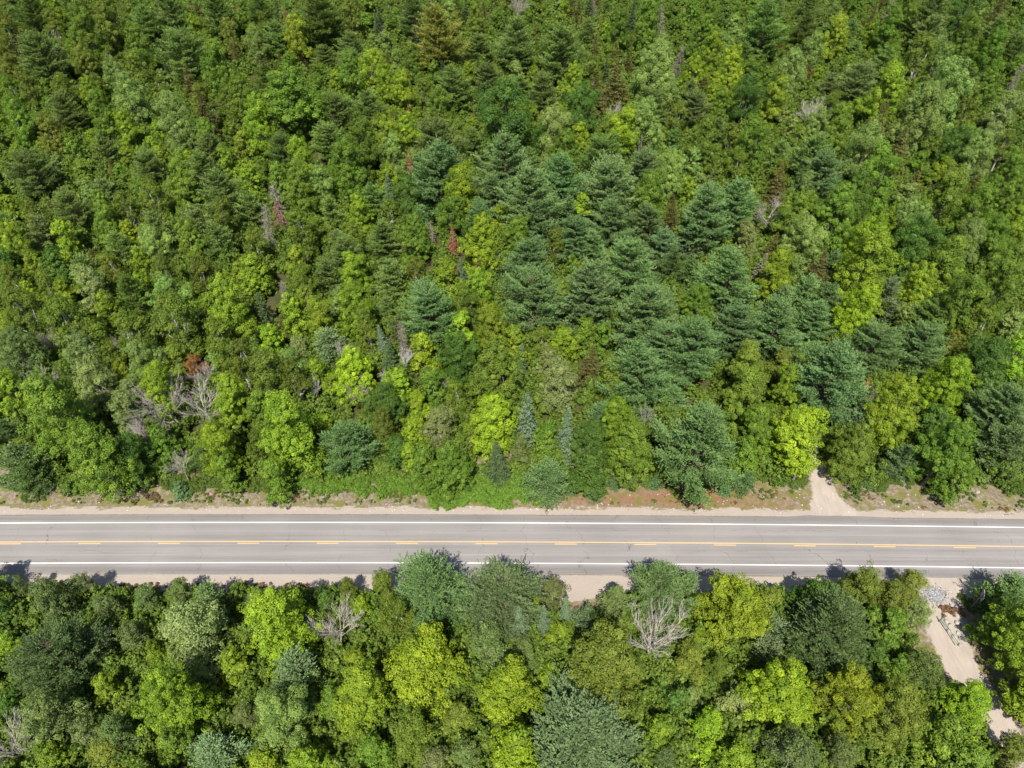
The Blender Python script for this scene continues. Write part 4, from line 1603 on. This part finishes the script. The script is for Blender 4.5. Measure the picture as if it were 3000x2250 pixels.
def scatter(name, pts, scl, label, seed, colour):
    r = np.random.default_rng(seed)
    me = bpy.data.meshes.new(name)
    me.from_pydata([tuple(map(float, p)) for p in pts], [], [])
    a = me.attributes.new('size', 'FLOAT_VECTOR', 'POINT'); a.data.foreach_set('vector', np.asarray(scl, np.float32).reshape(-1))
    ro = np.zeros((len(pts), 3), np.float32); ro[:, 2] = r.uniform(0, 6.28, len(pts)); ro[:, :2] = r.normal(0, 0.1, (len(pts), 2))
    b = me.attributes.new('turn', 'FLOAT_VECTOR', 'POINT'); b.data.foreach_set('vector', ro.reshape(-1))
    ob = link(name, me, None, None, colour)
    ng = bpy.data.node_groups.new(name, 'GeometryNodeTree')
    ng.interface.new_socket('Geometry', in_out='INPUT', socket_type='NodeSocketGeometry')
    ng.interface.new_socket('Geometry', in_out='OUTPUT', socket_type='NodeSocketGeometry')
    N = ng.nodes
    gi, go = N.new('NodeGroupInput'), N.new('NodeGroupOutput')
    ci = N.new('GeometryNodeCollectionInfo'); ci.inputs[0].default_value = UC; ci.inputs[1].default_value = True; ci.inputs[2].default_value = True
    ip = N.new('GeometryNodeInstanceOnPoints')
    ip.inputs['Pick Instance'].default_value = True
    for key, sock in (('size', 'Scale'), ('turn', 'Rotation')):
        na = N.new('GeometryNodeInputNamedAttribute'); na.data_type = 'FLOAT_VECTOR'; na.inputs[0].default_value = key
        if sock == 'Rotation':
            er = N.new('FunctionNodeEulerToRotation'); ng.links.new(na.outputs[0], er.inputs[0]); ng.links.new(er.outputs[0], ip.inputs[sock])
        else:
            ng.links.new(na.outputs[0], ip.inputs[sock])
    ng.links.new(gi.outputs[0], ip.inputs['Points'])
    ng.links.new(ci.outputs[0], ip.inputs['Instance'])
    ng.links.new(ip.outputs[0], go.inputs[0])
    md = ob.modifiers.new('scatter', 'NODES'); md.node_group = ng
    return tag(ob, label, name, kind='stuff')

ur = np.random.default_rng(33)
pts, scl = [], []
for _ in range(28000):
    y = ur.uniform(18, 54) if _ % 6 == 0 else 20 + 290 * ur.uniform() ** 0.85
    half = 60 + 0.62 * y
    x = ur.uniform(-half, half)
    if in_corridor(x, y, 1.2): continue
    k = ur.uniform(0.7, 1.8)
    pts.append((x, y, float(terrain(x, y)) - 0.15)); scl.append((k, k, k * ur.uniform(0.7, 1.5)))
print('UNDERGROWTH', len(pts))
scatter('undergrowth', pts, scl, 'dense green undergrowth filling the gaps between the trees', 5, (0.125, 0.195, 0.028))

# ------------------------------------------------------------------ low plants on the verges
def patchy(seed):
    q = np.random.default_rng(seed).uniform(0, 6.28, 8)
    return lambda x, y: (math.sin(x * 0.42 + q[0]) * math.sin(y * 1.1 + q[1]) + 0.7 * math.sin(x * 0.95 + q[2] + y) + 0.5 * math.sin(x * 2.1 + q[3]) * math.sin(y * 2.3 + q[4]))
pa = patchy(4)
vr = np.random.default_rng(61)
fern, fs, weed, ws, dry, dsz = [], [], [], [], [], []
for _ in range(9000):
    x = vr.uniform(-95, 95)
    gap = 1.2 + 6.2 * vr.uniform() ** 0.75
    y = pave_n(x) + gap
    if any(abs(x - bx) < bw and by0 < y < by1 for bx, bw, by0, by1 in ((51.0, 4.2, 60, 68), (51.2, 2.7, 67.9, 90))): continue
    low = 1.6 + 0.5 * math.sin(x * 0.7) + (0.9 if x < -14 else 0.0)
    if -36 < x < 4.2 and gap > low + (1.6 if x < -13 else 0) + 0.9 * pa(x * 1.7, y) and vr.uniform() < (0.62 if x > -14 else 0.45):
        k = vr.uniform(0.14, 0.55); fern.append((x, y, 0.03)); fs.append((k * 1.25, k * 1.25, k * 1.3))
    elif gap > 5.1 + 0.8 * math.sin(x * 0.5) + (1.3 if 20 < x < 80 else 0) and vr.uniform() < 0.55:
        k = vr.uniform(0.22, 0.60); weed.append((x, y, 0.02)); ws.append((k, k, k * 0.9))
    elif pa(x, y) > (0.15 if x < -10 else 0.6) and gap > 2.2 and vr.uniform() < 0.5:
        k = vr.uniform(0.10, 0.30); weed.append((x, y, 0.02)); ws.append((k, k, k * 0.8))
    elif pa(x + 30, y) > 1.15 and gap > 1.8 and vr.uniform() < 0.5:
        k = vr.uniform(0.10, 0.26); dry.append((x, y, 0.01)); dsz.append((k, k, k * 0.5))
for _ in range(2600):
    x = vr.uniform(-90, 90)
    gap = 1.6 + 4.5 * vr.uniform()
    y = pave_s(x) - gap
    if abs(x - 61.3) < 3.4 or 4.5 < x < 13.5: continue
    if gap > 3.0 and vr.uniform() < 0.5:
        k = vr.uniform(0.2, 0.5); weed.append((x, y, 0.02)); ws.append((k, k, k * 0.9))
    elif -58 < x < -30 and gap > 1.3 and vr.uniform() < 0.7:
        k = vr.uniform(0.14, 0.34); dry.append((x, y, 0.01)); dsz.append((k, k, k * 0.7))
for cx, cy, n, sp in ((62.8, 49.6, 16, 0.9), (-58.0, 69.3, 12, 0.7)):
    for _ in range(n):
        k = vr.uniform(0.16, 0.34); dry.append((cx + vr.normal(0, sp), cy + vr.normal(0, sp * 0.4), 0.02)); dsz.append((k * 1.3, k, k * 0.8))
scatter('ferns', fern, fs, 'bright green ferns covering the middle of the far verge', 8, (0.135, 0.245, 0.030))
scatter('weeds', weed, ws, 'scattered green weeds along both verges', 9, (0.105, 0.165, 0.028))
scatter('dry_weeds', dry, dsz, 'brown dry weeds in patches along both verges', 10, (0.230, 0.135, 0.070))

# ------------------------------------------------------------------ stones
def rock_mesh(name, seed, sx, sy, sz, cuts=2):
    import bmesh
    r = np.random.default_rng(seed)
    bm = bmesh.new()
    bmesh.ops.create_icosphere(bm, subdivisions=cuts, radius=1.0)
    axes = rand_dirs(r, 7)
    lim = r.uniform(0.62, 0.92, 7)
    for v in bm.verts:
        p = np.array(v.co)
        for a_, l_ in zip(axes, lim):
            d = float(p @ a_)
            if d > l_: p = p - a_ * (d - l_) * 0.9
        p = p * (1 + r.normal(0, 0.025))
        v.co = (p[0] * sx, p[1] * sy, p[2] * sz)
    me = bpy.data.meshes.new(name)
    bm.to_mesh(me); bm.free()
    me.materials.append(M['rock'])
    return me
def stone(name, px, py, size, seed, label, group=None, flat=0.6, rz=None):
    x, y, _ = land(px, py)
    me = rock_mesh(name, seed, size / 2, size / 2 * 0.8, size / 2 * flat, 3 if size > 1.5 else 2)
    o = link(name, me, None, (x, y, 0.02 + size * flat * 0.16))
    o.rotation_euler = (0, 0, seed * 1.7 if rz is None else rz)
    return tag(o, label, 'rock', group)
stone('boulder', 140, 1428, 3.0, 3, 'large pale flat boulder at the wood edge on the far verge, far left', None, 0.45, 0.15)
stone('boulder', 75, 1446, 0.9, 5, 'small pale boulder left of the large flat one on the far verge', None, 0.45)
stone('rock', 2319, 1405, 0.55, 6, 'small round pale rock on moss left of the gravel track mouth')
stone('rock', 2338, 1432, 0.75, 7, 'round grey rock beside the left edge of the gravel track')
stone('rock', 2864, 1443, 0.8, 8, 'pale rock on the far verge near the right edge')
stone('rock', 1468, 1407, 1.1, 9, 'pinkish flat rock lying among the bright ferns', None, 0.5)
GP = 'rocks piled beside the open gate'
for k, (px, py, s_, lab) in enumerate(((2805, 1827, 0.95, 'round pale flat rock, largest in the pile beside the driveway gate'), (2783, 1833, 0.8, 'pale rock near the top of the pile, next to the gate hinge'),
        (2772, 1820, 0.7, 'pale rock at the upper left tip of the gate rock pile'), (2826, 1838, 0.8, 'shaded rock at the right of the gate rock pile'),
        (2777, 1848, 0.85, 'angular pale rock touching the gate bars'), (2806, 1855, 0.75, 'grey rock in the middle of the gate rock pile'),
        (2795, 1867, 0.9, 'broad rock at the lower left of the gate rock pile'), (2822, 1872, 0.8, 'brownish rock at the lower right of the gate rock pile'),
        (2812, 1890, 0.7, 'lowest rock of the pile beside the free end of the gate'))):
    stone('rock', px, py, s_, 20 + k, lab, GP, 0.55)

def pebble_heap(name, n, where, smin, smax, seed, mat, label):
    r = np.random.default_rng(seed)
    base = np.array([[1, 0, 0], [-.5, .87, 0], [-.5, -.87, 0], [0.1, 0, .7], [0, 0.1, -.5]])
    tri = [(0, 1, 3), (1, 2, 3), (2, 0, 3), (1, 0, 4), (2, 1, 4), (0, 2, 4)]
    V, Fc = [], []
    for _ in range(n):
        x, y, z = where(r)
        s_ = r.uniform(smin, smax)
        a_ = r.uniform(0, 6.28)
        R_ = np.array([[math.cos(a_), -math.sin(a_), 0], [math.sin(a_), math.cos(a_), 0], [0, 0, 1]])
        b0 = len(V)
        for q in base * r.uniform(0.7, 1.3, (5, 3)):
            V.append(R_ @ q * s_ + [x, y, z])
        Fc += [tuple(b0 + i for i in f) for f in tri]
    return tag(link(name, new_mesh(name, V, Fc, [mat])), label, name.replace('_', ' '), kind='stuff')
def heap_at(r):
    a_, q = r.uniform(0, 6.28), abs(r.normal(0, 0.55))
    q *= 1 + 0.25 * math.sin(3 * a_ + 1)
    return 61.2 + 2.1 * q * math.cos(a_), 52.0 + 1.7 * q * math.sin(a_), 0.07 + 0.22 * max(0, 1 - q) + r.uniform(0, 0.04)
M['chips'] = plain('grey_stone_chips', (0.30, 0.31, 0.32), 0.85, 0.0, 0.9, 4.3)
M['pale_chips'] = plain('pale_stone_chips', (0.62, 0.60, 0.57), 0.85, 0.0, 0.2, 1.5)
pebble_heap('stone_chippings', 1500, heap_at, 0.05, 0.13, 3, M['chips'], 'low heap of blue-grey stone chippings at the driveway mouth')
def litter_at(r):
    x = r.uniform(-92, 92)
    if r.uniform() < 0.75:
        y = pave_n(x) + 0.7 + 4.2 * r.uniform() ** 1.3
    else:
        y = pave_s(x) - 0.7 - 2.6 * r.uniform()
    return x, y, 0.05
pebble_heap('pebbles', 420, litter_at, 0.04, 0.15, 4, M['pale_chips'], 'small pale stones scattered along both verges')

# ------------------------------------------------------------------ driveway gate and sign
def pole(name, parent, pts, rad, mat, sides=8):
    V, Fc = [], []
    tube(V, Fc, pts, [rad] * len(pts), sides)
    return link(name, new_mesh(name, V, Fc, [mat]), parent)
gx0, gy0, _ = land(2750, 1822); gx1, gy1, _ = land(2800, 1897)
gate = bpy.data.objects.new('swing_gate', None); COL.objects.link(gate); gate.location = (gx0, gy0, 0.03)
dvec = np.array([gx1 - gx0, gy1 - gy0, 0])
pole('hinge_post', gate, [(0, 0, -0.2), (0, 0, 1.25)], 0.075, M['steel_green'])
pole('rail', gate, [(0, 0, 1.05), tuple(dvec + [0, 0, 1.0])], 0.036, M['steel_green'])
pole('rail', gate, [(0, 0, 0.62), tuple(dvec + [0, 0, 0.60])], 0.03, M['steel_green'])
pole('end_bar', gate, [tuple(dvec + [0, 0, 0.5]), tuple(dvec + [0, 0, 1.1])], 0.05, M['steel_green'])
pole('brace', gate, [(0, 0, 0.62), tuple(dvec * 0.45 + [0, 0, 1.03])], 0.03, M['steel_green'])
tag(gate, 'green steel pipe gate swung open beside the rock pile on the sandy driveway', 'gate')
px_, py_, _ = land(2787, 1787)
post = bpy.data.objects.new('gate_post', None); COL.objects.link(post); post.location = (px_, py_, 0.03)
pole('shaft', post, [(0, 0, -0.2), (0, 0, 1.5)], 0.07, M['steel_green'])
pole('latch_arm', post, [(0, 0, 1.2), (0.25, 0.05, 1.2)], 0.03, M['steel'])
pole('cap', post, [(0, 0, 1.5), (0, 0, 1.54)], 0.085, M['steel'])
tag(post, 'short green steel gate post with its shadow, below the chippings heap', 'post')
sx_, sy_, _ = land(2836, 1789)
sign = bpy.data.objects.new('roadside_sign', None); COL.objects.link(sign); sign.location = (sx_, sy_, 0.03); sign.rotation_euler = (0, 0, math.radians(62))
pole('sign_pole', sign, [(0, 0, -0.3), (0, 0, 4.9)], 0.06, M['steel'])
def slab(name, parent, x0, x1, y0, y1, z0, z1, mat):
    V = [(x, y, z) for z in (z0, z1) for y in (y0, y1) for x in (x0, x1)]
    return link(name, new_mesh(name, V, [(0, 2, 3, 1), (4, 5, 7, 6), (0, 1, 5, 4), (2, 6, 7, 3), (0, 4, 6, 2), (1, 3, 7, 5)], [mat]), parent)
slab('sign_panel', sign, -0.75, 0.75, -0.115, -0.065, 3.75, 4.75, M['sign_white'])
slab('sign_border', sign, -0.80, 0.80, -0.064, -0.058, 3.70, 4.80, M['sign_blue'])
pole('bracket', sign, [(-0.3, -0.06, 4.3), (0.3, -0.06, 4.3)], 0.035, M['steel'])
tag(sign, 'white sign panel with dark blue edge on a tall pole by the driveway mouth', 'sign')
